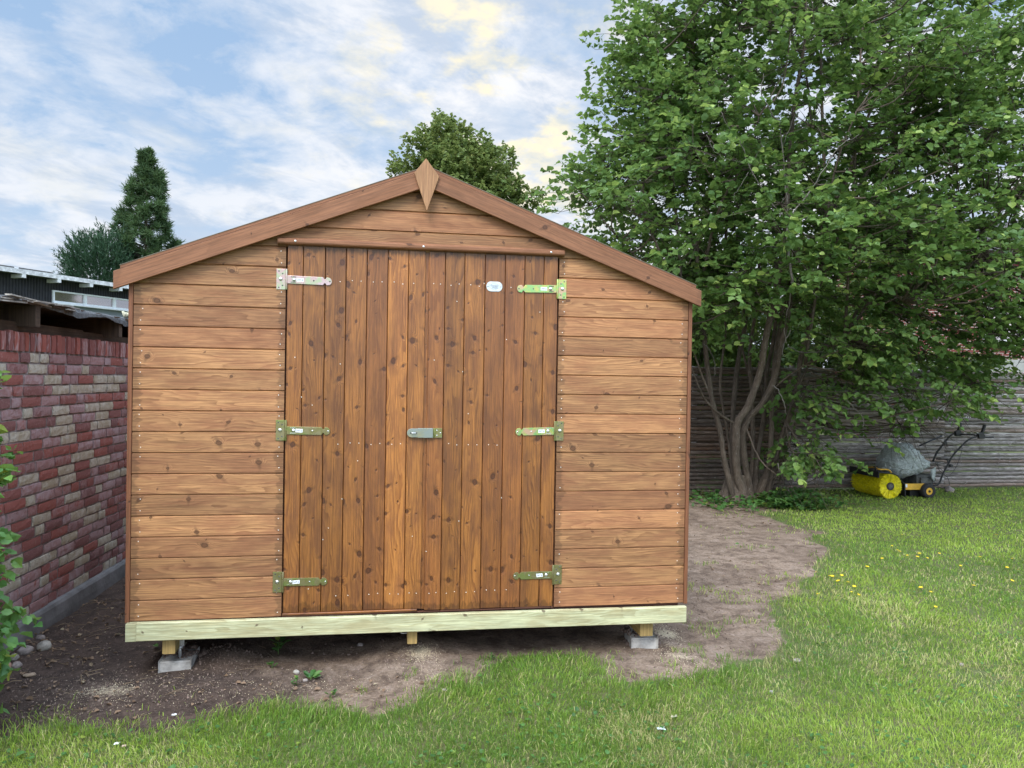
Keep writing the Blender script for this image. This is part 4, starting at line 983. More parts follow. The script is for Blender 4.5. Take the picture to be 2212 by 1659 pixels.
mb = MB(); bbox(mb, uw0-.02, us[-1], OV+.0, OV+.10, zw0-.03, zw0-.001); mb.build('window_sill', M_white, bldg)

# ------------------------------------------------------------------ pole fence at the back
FY = 6.22
mb0 = None
def pole_fence(x0, x1, yoff, ztop, label, mat):
    root = empty('pole_fence_panel', ((x0+x1)/2, FY+yoff, 0)); tag(root, label, 'fence', 'panels of the pole fence')
    z = 0.05; i = 0
    while z < ztop:
        r_ = random.uniform(.025, .034); n = 34; pts = []; rad = []; tz = random.uniform(-.012, .012)
        for k in range(n+1):
            x = x0+(x1-x0)*k/n; pts.append((x, FY+yoff+(vn(x*1.3, i*3.1, 5)-.5)*.03, z+(vn(x*.9, i*7.7, 6)-.5)*.022+tz*(k/n-.5)))
            rad.append(r_*(1.14-.28*((k/n) if i % 2 else 1-k/n))*(1+.26*(vn(x*7, i*2.2, 8)-.5)))
        m_ = MB(); m_.tube(pts, rad, 8, c=(random.random(), random.random(), random.random()), rough=.05)
        for t in range(random.randint(6, 14)):      # snapped side twigs
            k = random.randint(1, n-1); p = np.array(pts[k]); L = random.uniform(.03, .16); d = np.array([random.choice((-1, 1))*random.uniform(.6, 1), -random.uniform(.15, .5), random.uniform(-.4, .4)]); d /= np.linalg.norm(d)
            p = p+np.array([0, -rad[k]*.8, 0]); m_.tube([p, p+d*L*.5, p+d*L+np.array([0, 0, random.uniform(-.03, .03)])], [.005, .004, .002], 4)
        m_.build('pole', mat, root); z += r_*2*(random.uniform(.97, 1.09) if mat is M_pole_shaded else random.uniform(.94, 1.03))+.001; i += 1
    for px in np.linspace(x0+.12, x1-.12, 3):
        m_ = MB(); m_.tube([(px, FY+yoff+.075, -.05), (px, FY+yoff+.075, ztop+.03)], .038, 9, rough=.05); m_.build('post', M_pole, root)
    return root
jx = at(2036, 900, FY)[0]
pole_fence(1.2, 4.35, .02, 1.80, 'grey pole fence panel hidden behind the shed, farthest left', M_pole_shaded)
pole_fence(4.36, 7.15, .0, 1.78, 'pole fence panel coloured darker as in shade, with see-through gaps behind the hazel trunks', M_pole_shaded)
pole_fence(7.16, jx+.03, .012, 1.83, 'pole fence panel behind the yellow sweeping machine', M_pole)
pole_fence(jx-.02, jx+3.2, .03, 1.80, 'pale grey pole fence panel right of the sweeping machine handles', M_pole)

# ------------------------------------------------------------------ neighbours beyond the fence
def housebrick():
    m, g = material('red_house_brick'); tc = g.n('ShaderNodeTexCoord').outputs['Object']; x_, y_, z_ = g.sep(tc)
    br = g.n('ShaderNodeTexBrick'); g.put(br.inputs['Vector'], g.comb(x_, z_, y_)); br.inputs['Scale'].default_value = 1.0
    br.inputs['Brick Width'].default_value = .25; br.inputs['Row Height'].default_value = .078; br.inputs['Mortar Size'].default_value = .007; br.inputs['Bias'].default_value = -.2
    br.inputs['Color1'].default_value = (.15, .036, .030, 1); br.inputs['Color2'].default_value = (.15, .036, .030, 1); br.inputs['Mortar'].default_value = (.44, .40, .38, 1)
    n1 = g.noise(tc, 3, 4, .6); k = g.mr(n1, .3, .7, .85, 1.15)
    g.put(g.b.inputs['Base Color'], g.mix(1.0, br.outputs[0], g.comb(k, k, k), 'MULTIPLY')); g.b.inputs['Roughness'].default_value = .85
    g.put(g.b.inputs['Normal'], g.bump(br.outputs[1], -.6, .01)); return m
hs_ = empty('brick_house', (18, 17, 0)); tag(hs_, 'red brick house seen through the tree beyond the fence on the right', 'house')
mb = MB(); mb.box(15.1, 26.0, 14.5, 17.6, 0, 5.25, 'x', c=(.5, .5, .5)); mb.build('wall', housebrick(), hs_)
mb = MB(); mb.prism([(14.2, 5.2), (16.05, 6.4), (17.9, 5.2), (17.9, 5.28), (16.05, 6.5), (14.2, 5.28)][::-1], 14.9, 26.3, lambda a, b, g_: (g_, a, b)); mb.build('roof', plain('dark_tiles', (.05, .045, .045), .8, 0, .3, 9), hs_)
mb = MB(); mb.box(15.08, 26.0, 14.44, 14.497, 0, 2.32); mb.build('plinth_wall', plain('grey_plinth', (.30, .31, .30), .8, 0, .2, 2), hs_)
for xw in (17.6, 20.6):
    f_ = MB(); f_.box(xw, xw+1.3, 14.40, 14.52, 2.7, 2.76); f_.box(xw, xw+1.3, 14.40, 14.52, 3.84, 3.9); f_.box(xw, xw+.06, 14.40, 14.52, 2.76, 3.84, 'z'); f_.box(xw+1.24, xw+1.3, 14.40, 14.52, 2.76, 3.84, 'z'); f_.box(xw+.62, xw+.68, 14.41, 14.52, 2.76, 3.84, 'z')
    wf_ = f_.build('window', M_white, hs_); f_ = MB(); f_.box(xw+.06, xw+1.24, 14.46, 14.497, 2.76, 3.84); f_.build('pane', gm, wf_)
cp = empty('carport', (9.2, 13, 0)); tag(cp, 'low outbuilding with white roof edge glimpsed between the hazel stems', 'outbuilding')
mb = MB(); mb.box(7.6, 11.6, 11.98, 12.04, 2.30, 2.42); mb.build('roof_edge', plain('bright_white_paint', (.8, .82, .84), .5, 0, .05), cp)
mb = MB(); mb.box(7.7, 11.5, 12.05, 15.5, 2.25, 2.33); mb.build('roof', M_felt, cp)
mb = MB(); mb.box(7.8, 11.4, 12.3, 15.2, 0, 2.25); mb.build('wall', M_old, cp)

# ------------------------------------------------------------------ trees
def lobe_points(lobes, n, shell=0.55):
    """points inside a union of ellipsoids, more of them near the outside"""
    vols = np.array([l[3]*l[4]*l[5]*(l[6] if len(l) > 6 else 1) for l in lobes]); vols = vols/vols.sum(); out = []
    for l, f_ in zip(lobes, vols):
        k = max(4, int(n*f_)); d = rand_dir(k); r_ = rng.random(k)**(1/3.0*(1-shell)+.02); p = d*r_[:, None]
        w_ = 1+.16*np.sin(d[:, 0]*7+l[0])+.14*np.sin(d[:, 2]*9+l[1])+.10*np.sin(d[:, 1]*11+l[2]*3)
        out.append(np.array(l[:3])+p*w_[:, None]*np.array(l[3:6]))
    return np.concatenate(out)
def lobe_px(px, py, rx_, ry_, Y, ryd, dens=1.0):
    c_ = at(px, py, Y); a_ = at(px+rx_, py, Y); b_ = at(px, py-ry_, Y)
    return (c_[0], Y, c_[2], abs(a_[0]-c_[0]), ryd, abs(b_[2]-c_[2]), dens)
hazel = empty('hazel_tree', (6.17, 5.45, 0)); tag(hazel, 'large many-stemmed hazel tree with dense green crown right of the shed', 'tree')
def h6(cx_, cy_, Y): return at(1432.8+.3735*cx_, 503.4+.3735*cy_, Y)
stems = [  # crop polyline, radius at the base and top (m), offsets of depth
    ([(412, 1560), (392, 1480), (350, 1300), (330, 1150), (280, 950), (240, 620), (205, 300), (190, 50)], .052, .030, 5.30, 5.0),
    ([(300, 1010), (262, 880), (225, 560), (200, 380)], .030, .018, 5.18, 5.2),
    ([(470, 1570), (430, 1400), (420, 1250), (430, 1100), (490, 1000), (560, 800), (590, 620), (640, 400), (680, 180), (705, 0)], .075, .045, 5.32, 4.8),
    ([(510, 1570), (475, 1350), (460, 1200), (490, 1080), (560, 1000), (640, 850), (680, 650), (720, 480), (745, 260), (790, 50)], .058, .042, 5.36, 4.9),
    ([(530, 1560), (545, 1300), (590, 1000), (600, 800), (640, 600), (660, 300), (640, 80)], .045, .030, 5.60, 5.6),
    ([(550, 1560), (610, 1350), (625, 1150), (630, 900), (650, 700), (700, 400), (760, 200)], .048, .030, 5.48, 5.4),
    ([(535, 1565), (640, 1300), (700, 1150), (760, 950), (800, 700), (850, 500), (900, 250), (950, 60)], .056, .034, 5.52, 5.5),
    ([(440, 1560), (400, 1200), (415, 900), (440, 700), (475, 500), (450, 250), (430, 0)], .048, .030, 5.42, 5.6),
    ([(420, 1540), (370, 1150), (330, 900), (345, 700), (360, 550), (340, 350)], .026, .016, 5.66, 5.8),
    ([(500, 1560), (520, 1250), (510, 900), (500, 700), (540, 400), (560, 100)], .042, .026, 5.70, 5.9),
    ([(430, 1110), (330, 1050), (240, 960), (190, 850), (150, 740)], .020, .010, 5.2, 4.7),
    ([(290, 980), (230, 840), (180, 700), (120, 560)], .020, .010, 5.15, 5.0),
    ([(590, 1520), (660, 1280), (740, 1000), (880, 700), (1050, 600)], .030, .016, 5.44, 5.0),
    ([(560, 1010), (640, 900), (720, 830), (820, 760)], .020, .012, 5.30, 4.8),
    ([(640, 1300), (600, 1050), (560, 820), (600, 560), (610, 300)], .030, .020, 5.75, 6.0),
    ([(480, 1350), (450, 1180), (520, 950), (480, 760), (430, 560), (400, 300)], .030, .018, 5.80, 6.0),
    ([(590, 1560), (680, 1330), (740, 1180), (800, 1000), (840, 850)], .028, .016, 5.6, 5.6),
]
mb = MB(); tops = []; allp = []
for pts, r0, r1, ya, yb in stems:
    n = len(pts); P3 = [h6(p[0], p[1], ya+(yb-ya)*i/(n-1)) for i, p in enumerate(pts)]
    if pts[0][1] > 1500: P3[0][2] = -.03
    sp = smooth_path(P3, 6); rr = [.78*(r0+(r1-r0)*i/(len(sp)-1))*(1+.10*random.uniform(-1, 1)) for i in range(len(sp))]
    if pts[0][1] > 1500:
        for i in range(5): rr[i] *= 1.5-.1*i
    mb.tube(sp, rr, 10, rough=.05, c=(random.random(), .3, .5)); tops.append((np.array(sp[-1]), np.array(sp[-1])-np.array(sp[-4]), r1)); allp += [np.array(q) for q in sp[::2]]
# base flare
for k in range(9):
    a_ = k/9*2*math.pi; q = np.array([6.02+.16*math.cos(a_), 5.42+.13*math.sin(a_), 0])
    mb.tube(smooth_path([q+np.array([.10*math.cos(a_), .10*math.sin(a_), -.05]), q+np.array([0, 0, .10]), q+np.array([-.05*math.cos(a_), -.05*math.sin(a_), .34])], 4), [.085, .08, .075, .07, .065, .06, .055, .05, .04], 9, rough=.1)
# limbs fanning up through the crown
crown_c = at(1740, 330, 5.4); limbs = []
fan = [at(x_, y_, yy) for (x_, y_, yy) in ((1290, 320, 5.3), (1420, 120, 5.0), (1500, -40, 5.6), (1620, -160, 5.0), (1750, -200, 6.2), (1880, -120, 4.8), (2010, -40, 5.6), (2150, 60, 5.2), (2260, 200, 5.8), (2240, 380, 4.6), (1640, 250, 3.9), (1850, 240, 3.8), (2100, 520, 4.4), (1950, 650, 4.2), (1340, 520, 4.8), (1480, 300, 6.8), (1900, 300, 7.0), (2100, 300, 6.8), (1700, 60, 6.9), (1740, -40, 4.2))]
for i, e_ in enumerate(fan):
    j = int(np.argmin([np.linalg.norm(t[0][:2]-e_[:2]*.5-t[0][:2]*.5) if False else abs((t[0]-e_)[0])+.3*abs((t[0]-e_)[1]) for t in tops])); p, d, r_ = tops[j]
    m1 = p+(e_-p)*.35+np.array([0, 0, .35]); m2 = p+(e_-p)*.7+np.array([random.uniform(-.1, .1), random.uniform(-.1, .1), .25])
    sp = smooth_path([p, m1, m2, e_], 6); rr = list(np.linspace(max(.022, r_*.8), .008, len(sp))); mb.tube(sp, rr, 7, rough=.06); limbs += [np.array(q) for q in sp[3:]]
trunk = mb.build('trunk', M_bark, hazel)
lobes = [lobe_px(1770, 250, 340, 300, 5.4, 2.1, 1.0), lobe_px(1455, 470, 205, 190, 5.2, 1.5, 1.1), lobe_px(1400, 330, 130, 110, 5.3, 1.1, 1.1), lobe_px(1500, 170, 125, 180, 5.3, 1.3, 1.1), lobe_px(1470, 40, 90, 120, 5.4, .9, .9),
         lobe_px(1800, -130, 330, 230, 5.5, 1.7, .8), lobe_px(2060, 420, 230, 230, 5.3, 1.8, .85), lobe_px(2120, 180, 180, 160, 5.6, 1.4, .55), lobe_px(1860, 560, 330, 150, 4.9, 1.8, 1.25), lobe_px(1500, 610, 240, 75, 4.9, 1.3, 1.0),
         lobe_px(1800, 800, 120, 90, 4.7, .6, 1.5), lobe_px(1765, 930, 85, 105, 4.75, .5, 1.5), lobe_px(2060, 720, 210, 85, 4.9, 1.0, 1.1), lobe_px(1985, 830, 170, 70, 4.9, .7, 1.2), lobe_px(2200, 640, 120, 130, 5.0, 1.0, 1.0), lobe_px(1735, 1010, 55, 40, 4.9, .35, 1.2), lobe_px(1905, 915, 55, 26, 4.8, .25, 1.3), lobe_px(1515, 690, 60, 60, 4.9, .4, .35),
         lobe_px(2230, 60, 90, 110, 5.4, .8, .5), lobe_px(1285, 420, 70, 70, 5.1, .6, 1.0)]
HUB = lobe_points(lobes, 700, .3); hid = np.repeat(np.arange(len(HUB)), 11); C_ = HUB[hid]+rng.normal(size=(len(hid), 3))*np.array([.21, .21, .14])
ctr = np.array([6.6, 5.4, 2.6]); d = norm_(C_-ctr)*.8+rand_dir(len(C_))*.6; d[:, 2] = d[:, 2]*.55+.05; d = norm_(d)
P, D_, N_, size, tips = sprays(C_, d, 10, .34, .22, .080)
keep = ~((P[:, 0] < 3.25) & (P[:, 1] < 2.6)) & ~(P[:, 2] < .44) & ~((P[:, 0] > 7.30) & (P[:, 2] < .50)) & ~((P[:, 0] > 7.62) & (P[:, 2] < .95)) & ~((P[:, 0] > 8.0) & (P[:, 2] < 1.18)); P, D_, N_, size = P[keep], D_[keep], N_[keep], size[keep]
per_t = np.clip(np.repeat(rng.normal(.45, .25, len(C_)), 10)[keep]+rng.normal(size=len(P))*.18, 0, 1)
tg_ = rng.random(len(P)); lowl = (P[:, 2] < 2.3) & (P[:, 1] < 5.2); tg_ = np.where(lowl & (rng.random(len(P)) < .22), .97, tg_)
# the ends of the shoots carry paler young leaves
tg_ = np.where((np.arange(len(C_)*10) % 10 > 7)[keep] & (np.repeat(rng.random(len(C_)), 10)[keep] < .22), .95+.05*rng.random(len(P)), np.minimum(tg_, .9+.1*(tg_ > .985)))
cup = rng.uniform(.2, 2.6, len(P))
make_leaves('crown', M_hazel, P, D_, N_, size, cup, 1.12, hazel, np.stack([per_t, tg_, rng.random(len(P))], 1))
LP = np.array(limbs+allp)
def nearest(Q, T):
    out = np.zeros(len(Q), int)
    for i in range(0, len(Q), 500):
        q = Q[i:i+500]; out[i:i+500] = np.argmin(((q[:, None]-T[None])**2*np.array([1, 1, 1.0])).sum(2), 1)
    return out
v1, f1 = twigs_np('', None, HUB[hid]-(C_-HUB[hid])*.1, C_, .0050, .0030); v2, f2 = twigs_np('', None, C_, tips, .0030, .0012)
VV = np.concatenate([v1, v2]); FF = np.concatenate([f1, f2+len(v1)]); build_np('twigs', VV, FF, M_bark, None, hazel)
mb = MB()
LP2 = LP[LP[:, 2] > 1.0]
for h_ in HUB:
    dd = LP2-h_; cost = np.linalg.norm(dd, axis=1)+.5*np.maximum(0, dd[:, 2]+.15); p_ = LP2[int(np.argmin(cost))]; L_ = np.linalg.norm(h_-p_)
    m_ = (p_+h_)/2+np.array([random.uniform(-.12, .12), random.uniform(-.12, .12), -.10*L_+random.uniform(-.05, .05)])
    mb.tube(smooth_path([p_, m_, h_], 3), list(np.linspace(.010+.004*min(L_, 2), .005, 7)), 5, cap=False)
mb.build('branches', M_bark, hazel)
# bare dead branch in front of the crown
mb = MB()
def c8(cx_, cy_): return ((1560+cx_/1.7068)*.7745, cy_/1.7068*.7745)
for pts, r0, r1, Y in (([(1085, 1060), (1080, 900), (1060, 700), (1050, 600), (1000, 520), (960, 430), (975, 350)], .022, .006, 3.35), ([(1085, 1060), (1000, 950), (905, 800), (870, 690), (800, 600), (760, 500)], .018, .004, 3.3), ([(1095, 1030), (1180, 930), (1290, 760), (1340, 690), (1430, 640)], .018, .004, 3.25),
                       ([(1060, 700), (1100, 600), (1140, 500)], .008, .002, 3.3), ([(905, 800), (960, 700), (940, 650)], .007, .002, 3.3), ([(1120, 900), (1080, 840), (1000, 800)], .007, .003, 3.3), ([(1290, 760), (1280, 700), (1230, 600)], .007, .002, 3.2), ([(870, 690), (900, 640), (950, 600)], .006, .002, 3.25), ([(1170, 900), (1250, 860), (1330, 840)], .006, .002, 3.2),
                       ([(1085, 1060), (1090, 1200), (1110, 1350)], .022, .024, 3.6), ([(1100, 1340), (1180, 1370), (1240, 1420)], .014, .005, 3.5), ([(900, 820), (850, 900), (830, 960)], .005, .002, 3.2), ([(700, 640), (740, 720), (800, 760), (880, 770)], .006, .003, 3.2), ([(1440, 1180), (1540, 1150), (1650, 1090)], .008, .003, 3.4), ([(1400, 1240), (1500, 1250), (1600, 1210)], .006, .002, 3.4)):
    P3 = [at(*c8(*p), Y+.45-.05*i) for i, p in enumerate(pts)]; sp = smooth_path(P3, 5); sp = [q+rng.normal(size=3)*.006 for q in sp]
    mb = MB(); mb.tube(sp, list(np.linspace(r0*.45, r1*.6, len(sp))), 6, rough=.1); mb.build('dead_branch', M_dead, hazel)
# hanging dead twigs by the low branches
for pts, Y in (([(745, 60), (740, 300), (715, 480), (700, 560), (715, 640)], 4.6), ([(720, 650), (800, 690), (950, 690), (1100, 720)], 4.6), ([(760, 270), (840, 310), (900, 360), (960, 380)], 4.5), ([(1050, 960), (1100, 1010), (1150, 1060), (1160, 1130)], 4.4), ([(740, 560), (700, 640), (690, 720)], 4.6), ([(450, 60), (540, 90), (640, 80), (760, 110)], 4.5), ([(640, 880), (690, 960), (710, 1050)], 4.5), ([(230, 640), (270, 680), (300, 760), (300, 830)], 4.5), ([(660, 1330), (690, 1420), (730, 1500)], 4.7)):
    P3 = [h6(p[0], p[1], Y) for p in pts]; sp = smooth_path(P3, 5); sp = [q+rng.normal(size=3)*.005 for q in sp]; mb = MB(); mb.tube(sp, list(np.linspace(.007, .003, len(sp))), 5); mb.build('dead_branch', M_dead, hazel)

# lime tree behind the shed
lime = empty('lime_tree', (3.3, 17, 0)); tag(lime, 'rounded yellow-green deciduous tree rising behind the shed gable', 'tree')
LY = 17.0
ll = [lobe_px(990, 400, 110, 110, LY, 1.7), lobe_px(965, 310, 58, 62, LY, .9), lobe_px(912, 320, 34, 34, LY-.6, .5, 1.2), lobe_px(880, 370, 32, 28, LY-.3, .6), lobe_px(1040, 330, 40, 44, LY-.4, .6), lobe_px(1090, 350, 24, 42, LY, .5), lobe_px(1075, 420, 60, 50, LY-.5, .9), lobe_px(1130, 440, 34, 26, LY, .5), lobe_px(1140, 425, 26, 18, LY-.3, .4), lobe_px(1020, 500, 150, 60, LY, 1.4), lobe_px(975, 268, 14, 20, LY, .25, 1.4), lobe_px(1010, 285, 18, 18, LY, .3, 1.3), lobe_px(865, 345, 12, 22, LY, .3, 1.3), lobe_px(1160, 412, 8, 16, LY, .2, 1.4), lobe_px(1000, 600, 160, 70, LY, 1.4)]
ll = [(l[0]-.03, l[1], l[2]-.12, l[3]*.84, l[4]*.84, l[5]*.84, *l[6:]) for l in ll]; C2 = lobe_points(ll, 4600, .5); c0_ = np.array([3.3, 17, 6.0]); d = norm_(norm_(C2-c0_)+rand_dir(len(C2))*.55+np.array([0, 0, .25]))
P, D_, N_, size, tips = sprays(C2, d, 9, .27, .1, .105, .4, .6)
tt = np.clip(np.repeat(rng.normal(.5, .22, len(C2)), 9)+rng.normal(size=len(P))*.15, 0, 1)
make_leaves('crown', M_lime, P, D_, N_, size, 1.2, 1.0, lime, np.stack([tt, rng.random(len(P))*.95, tt], 1))
mb = MB(); tp = [(3.3, 17, -.1), (3.32, 17, 2.5), (3.3, 17, 4.5), (3.2, 17, 6.5), (3.1, 17, 8.0)]; mb.tube(smooth_path(tp, 5), list(np.linspace(.22, .05, 21)), 9)
for i in range(16):
    z = random.uniform(3.8, 7.2); a_ = random.uniform(0, 6.28); L = random.uniform(.9, 1.8); q = np.array([3.28, 17, z]); e_ = q+np.array([math.cos(a_)*L, math.sin(a_)*L, L*.6]); mb.tube(smooth_path([q, (q+e_)/2-np.array([0, 0, .1]), e_], 4), list(np.linspace(.06, .015, 9)), 6)
mb.build('trunk', M_bark, lime)

# pine with bunched needles, cypress beside it
PY = 26.0; PS = (PY+4.26)/(15+4.26); _pa = at(318, 328, PY); pine = empty('pine_tree', (_pa[0], PY, 0)); tag(pine, 'tall narrow dark green conifer with bunched needles left of the shed', 'conifer')
def conifer():
    apex = at(318, 328, PY); prof = [(0, .04), (.10, .16), (.22, .34), (.38, .52), (.55, .68), (.75, .82), (1.0, .90), (1.3, .92)]; Ht = 2.6*PS
    clumps = []
    for i in range(300):
        t = rng.random()**.75*1.9; rr = np.interp(t/1.9*1.3, [p[0] for p in prof], [p[1] for p in prof])*(.66+.48*rng.random())*PS*.72; a_ = rng.uniform(0, 2*math.pi)
        lump = 1+.16*math.sin(a_*3+t*5); q = apex+np.array([math.cos(a_)*rr*lump, math.sin(a_)*rr*lump, -.02-t*Ht/1.9*1.25]); clumps.append((q, a_, t))
    for i in range(26): clumps.append((apex+np.array([rng.normal()*.09, rng.normal()*.09, -rng.random()*.5]), rng.uniform(0, 6.28), .02))
    V = []; F = []; T = []; nb_ = 0
    A_ = []; B_ = []; W2 = []; tt_ = []
    for q, a_, t in clumps:
        base = rng.normal(.45, .22); k = 90; out = np.array([math.cos(a_)*.35, math.sin(a_)*.35, 1.0]); size = .27 if t > .1 else .20
        dd = norm_(rand_dir(k)*1.1+out*.6); st = q+rng.normal(size=(k, 3))*.035; A_.append(st); B_.append(st+dd*size*(.6+.6*rng.random((k, 1)))); tt_.append(np.clip(base+rng.normal(size=k)*.12, 0, 1))
    A_ = np.concatenate(A_); B_ = np.concatenate(B_); tt_ = np.concatenate(tt_); s_ = norm_(np.cross(B_-A_, rand_dir(len(A_))))*.018
    V = np.stack([A_-s_, A_+s_, B_+s_*.3, B_-s_*.3], 1).reshape(-1, 3); F = (np.array([(0, 1, 2, 3)])[None]+4*np.arange(len(A_))[:, None, None]).reshape(-1, 4)
    build_np('crown', V, F, M_needle, np.repeat(np.stack([tt_, rng.random(len(tt_))*.93, tt_], 1), 4, 0), pine)
    mb = MB(); mb.tube([(apex[0]+.02, PY, -.1), (apex[0], PY, 4.0), (apex[0], PY, apex[2]-.15)], [.14, .09, .015], 8)
    for q, a_, t in clumps[::3]: mb.tube([(apex[0], PY, q[2]-.3), (q[0], q[1], q[2])], [.022, .01], 4)
    mb.build('trunk', M_bark, pine)
conifer()
CY = 25.0; _ca = at(215, 600, CY); cyp = empty('cypress_tree', (_ca[0], CY, 0)); tag(cyp, 'low dark cypress with feathery tips left of the pine', 'conifer')
cl_ = [lobe_px(225, 585, 72, 55, CY, 1.3), lobe_px(190, 555, 36, 34, CY-.1, .9), lobe_px(240, 550, 36, 42, CY-.1, .9), lobe_px(160, 590, 22, 30, CY-.2, .6), lobe_px(220, 660, 100, 70, CY, 1.3)]
C3 = lobe_points(cl_, 2600, .6); d = norm_(norm_(C3-np.array([_ca[0], CY, 4.2]))*.9+rand_dir(len(C3))*.5+np.array([-.15, 0, .35])); k = 10
B3 = C3+d*(.32+.24*rng.random((len(C3), 1))); A_ = np.repeat(C3, k, 0)+np.repeat(B3-C3, k, 0)*rng.random((len(C3)*k, 1)); dd = norm_(np.repeat(d, k, 0)+rand_dir(len(A_))*.6); B_ = A_+dd*.13
s_ = norm_(np.cross(B_-A_, rand_dir(len(A_))))*.016; V = np.stack([A_-s_, A_+s_, B_+s_*.3, B_-s_*.3], 1).reshape(-1, 3); F = (np.array([(0, 1, 2, 3)])[None]+4*np.arange(len(A_))[:, None, None]).reshape(-1, 4)
tt_ = np.clip(np.repeat(rng.normal(.45, .25, len(C3)), k), 0, 1); build_np('crown', V, F, M_cypress, np.repeat(np.stack([tt_, rng.random(len(tt_))*.93, tt_], 1), 4, 0), cyp)
mb = MB(); mb.tube([(_ca[0], CY, -.1), (_ca[0], CY, 5.0)], [.14, .03], 8); mb.build('trunk', M_bark, cyp)

# shrubs beyond the fence behind the stems
def shrub(name, loc, lobes_, n, mat, size, label, group=None, per=9, ln=.30):
    root = empty(name, loc); tag(root, label, 'shrub', group); C4 = lobe_points(lobes_, n, .4); d = norm_(norm_(C4-np.array([loc[0], loc[1], loc[2]+.5]))+rand_dir(len(C4))*.6); P, D_, N_, sz, tips = sprays(C4, d, per, ln, .15, size)
    tt = np.clip(np.repeat(rng.normal(.5, .25, len(C4)), per)+rng.normal(size=len(P))*.15, 0, 1); make_leaves('foliage', mat, P, D_, N_, sz, 1.2, 1.0, root, np.stack([tt, rng.random(len(P)), tt], 1))
    v, f = twigs_np('', None, np.repeat(np.array([[loc[0], loc[1], .0]]), 60, 0), C4[rng.integers(0, len(C4), 60)], .02, .008); build_np('stems', v, f, M_bark, None, root)
    return root
shrub('shrub', (6.0, 8.2, 0), [(5.9, 8.2, 1.9, 1.3, .7, 1.35), (6.9, 8.6, 2.6, 1.0, .7, 1.0)], 900, M_hedge, .085, 'yellow-green bush beyond the fence left of the hazel stems')
shrub('shrub', (8.6, 9.4, 0), [(8.4, 9.4, 2.0, 1.5, .7, 1.3), (9.8, 9.6, 2.3, 1.1, .6, 1.2)], 900, M_hedge, .09, 'leafy bush beyond the fence behind the hazel stems')
shrub('background_tree', (9.3, 11.2, 0), [(9.2, 11.2, 3.2, 2.6, .8, 1.7), (11.6, 11.3, 2.6, 1.4, .7, 1.4), (7.4, 11.1, 2.9, 1.2, .7, 1.3)], 1500, M_hedge, .11, 'broad dark green tree farther back, glimpsed between the hazel stems', None, 9, .36)
shrub('shrub', (12.6, 9.8, 0), [(12.4, 9.8, 1.3, 1.9, .7, 1.0)], 420, M_hedge, .09, 'bush beyond the fence on the right in front of the brick house')

# near shrub at the left edge, in front of the wall
near = empty('leafy_shrub', (-.62, -.55, 0)); tag(near, 'bright green leafy shrub at the left edge in front of the brick wall', 'shrub')
C5 = lobe_points([(-.64, -.62, 1.02, .25, .26, .62), (-.65, -.60, .45, .25, .26, .36), (-.55, -.62, .50, .24, .2, .14), (-.64, -.6, 1.42, .21, .24, .30), (-.60, -.75, .12, .2, .2, .12)], 900, .5)
d = norm_(norm_(C5-np.array([-.62, -.55, .8]))*1.0+rand_dir(len(C5))*.5+np.array([.15, -.1, 0])); P, D_, N_, sz, tips = sprays(C5, d, 8, .11, .35, .050, .3, .6)
k = P[:, 0] > -.95; P, D_, N_, sz = P[k], D_[k], N_[k], sz[k]; tt = np.clip(rng.normal(.5, .3, len(P)), 0, 1)
make_leaves('foliage', M_vine, P, D_, N_, sz, rng.uniform(.3, 2.2, len(P)), 1.1, near, np.stack([tt, rng.random(len(P)), tt], 1))
mb = MB()
for i in range(16):
    e_ = C5[rng.integers(0, len(C5))]; q = np.array([-.66+random.uniform(-.1, .1), -.55+random.uniform(-.1, .1), 0]); mb.tube(smooth_path([q, q*.5+e_*.5+np.array([-.04, 0, .1]), e_], 4), list(np.linspace(.008, .003, 9)), 5)
mb.build('stems', M_bark, near)

# ------------------------------------------------------------------ weeds
def weed_patch():
    P = []
    for (px, py, sx, sy, n) in ((1700, 1088, .24, .16, 150), (1620, 1098, .30, .14, 70), (1560, 1085, .35, .22, 60), (1510, 1072, .30, .20, 60), (1735, 1100, .20, .12, 110), (1665, 1090, .18, .12, 70)):
        c_ = gnd(px, py); q = np.stack([c_[0]+rng.normal(size=n)*sx, c_[1]+rng.normal(size=n)*sy], 1); P.append(q)
    q = np.concatenate(P); dd = np.exp(-((q[:, 0]-6.75)/.5)**2); z = gz(q[:, 0], q[:, 1])+.02+rng.random(len(q))*(.04+.11*dd)
    k = (q[:, 1] < 6.1) & (z > 0); q, z = q[k], z[k]
    P = np.stack([q[:, 0], q[:, 1], z], 1); d = rand_dir(len(P)); d[:, 2] = d[:, 2]*.3; N_ = np.array([[0, 0, 1.0]])+rand_dir(len(P))*.5
    o = make_leaves('weed_ground_cover', M_weed, np.repeat(P, 3, 0)+rng.normal(size=(len(P)*3, 3))*.03, rand_dir(len(P)*3)*np.array([1, 1, .3]), np.repeat(N_, 3, 0), .035+.05*rng.random(len(P)*3), 1.0, 1.1)
    tag(o, 'leafy weeds covering the ground at the foot of the hazel', 'weeds', kind='stuff')
weed_patch()
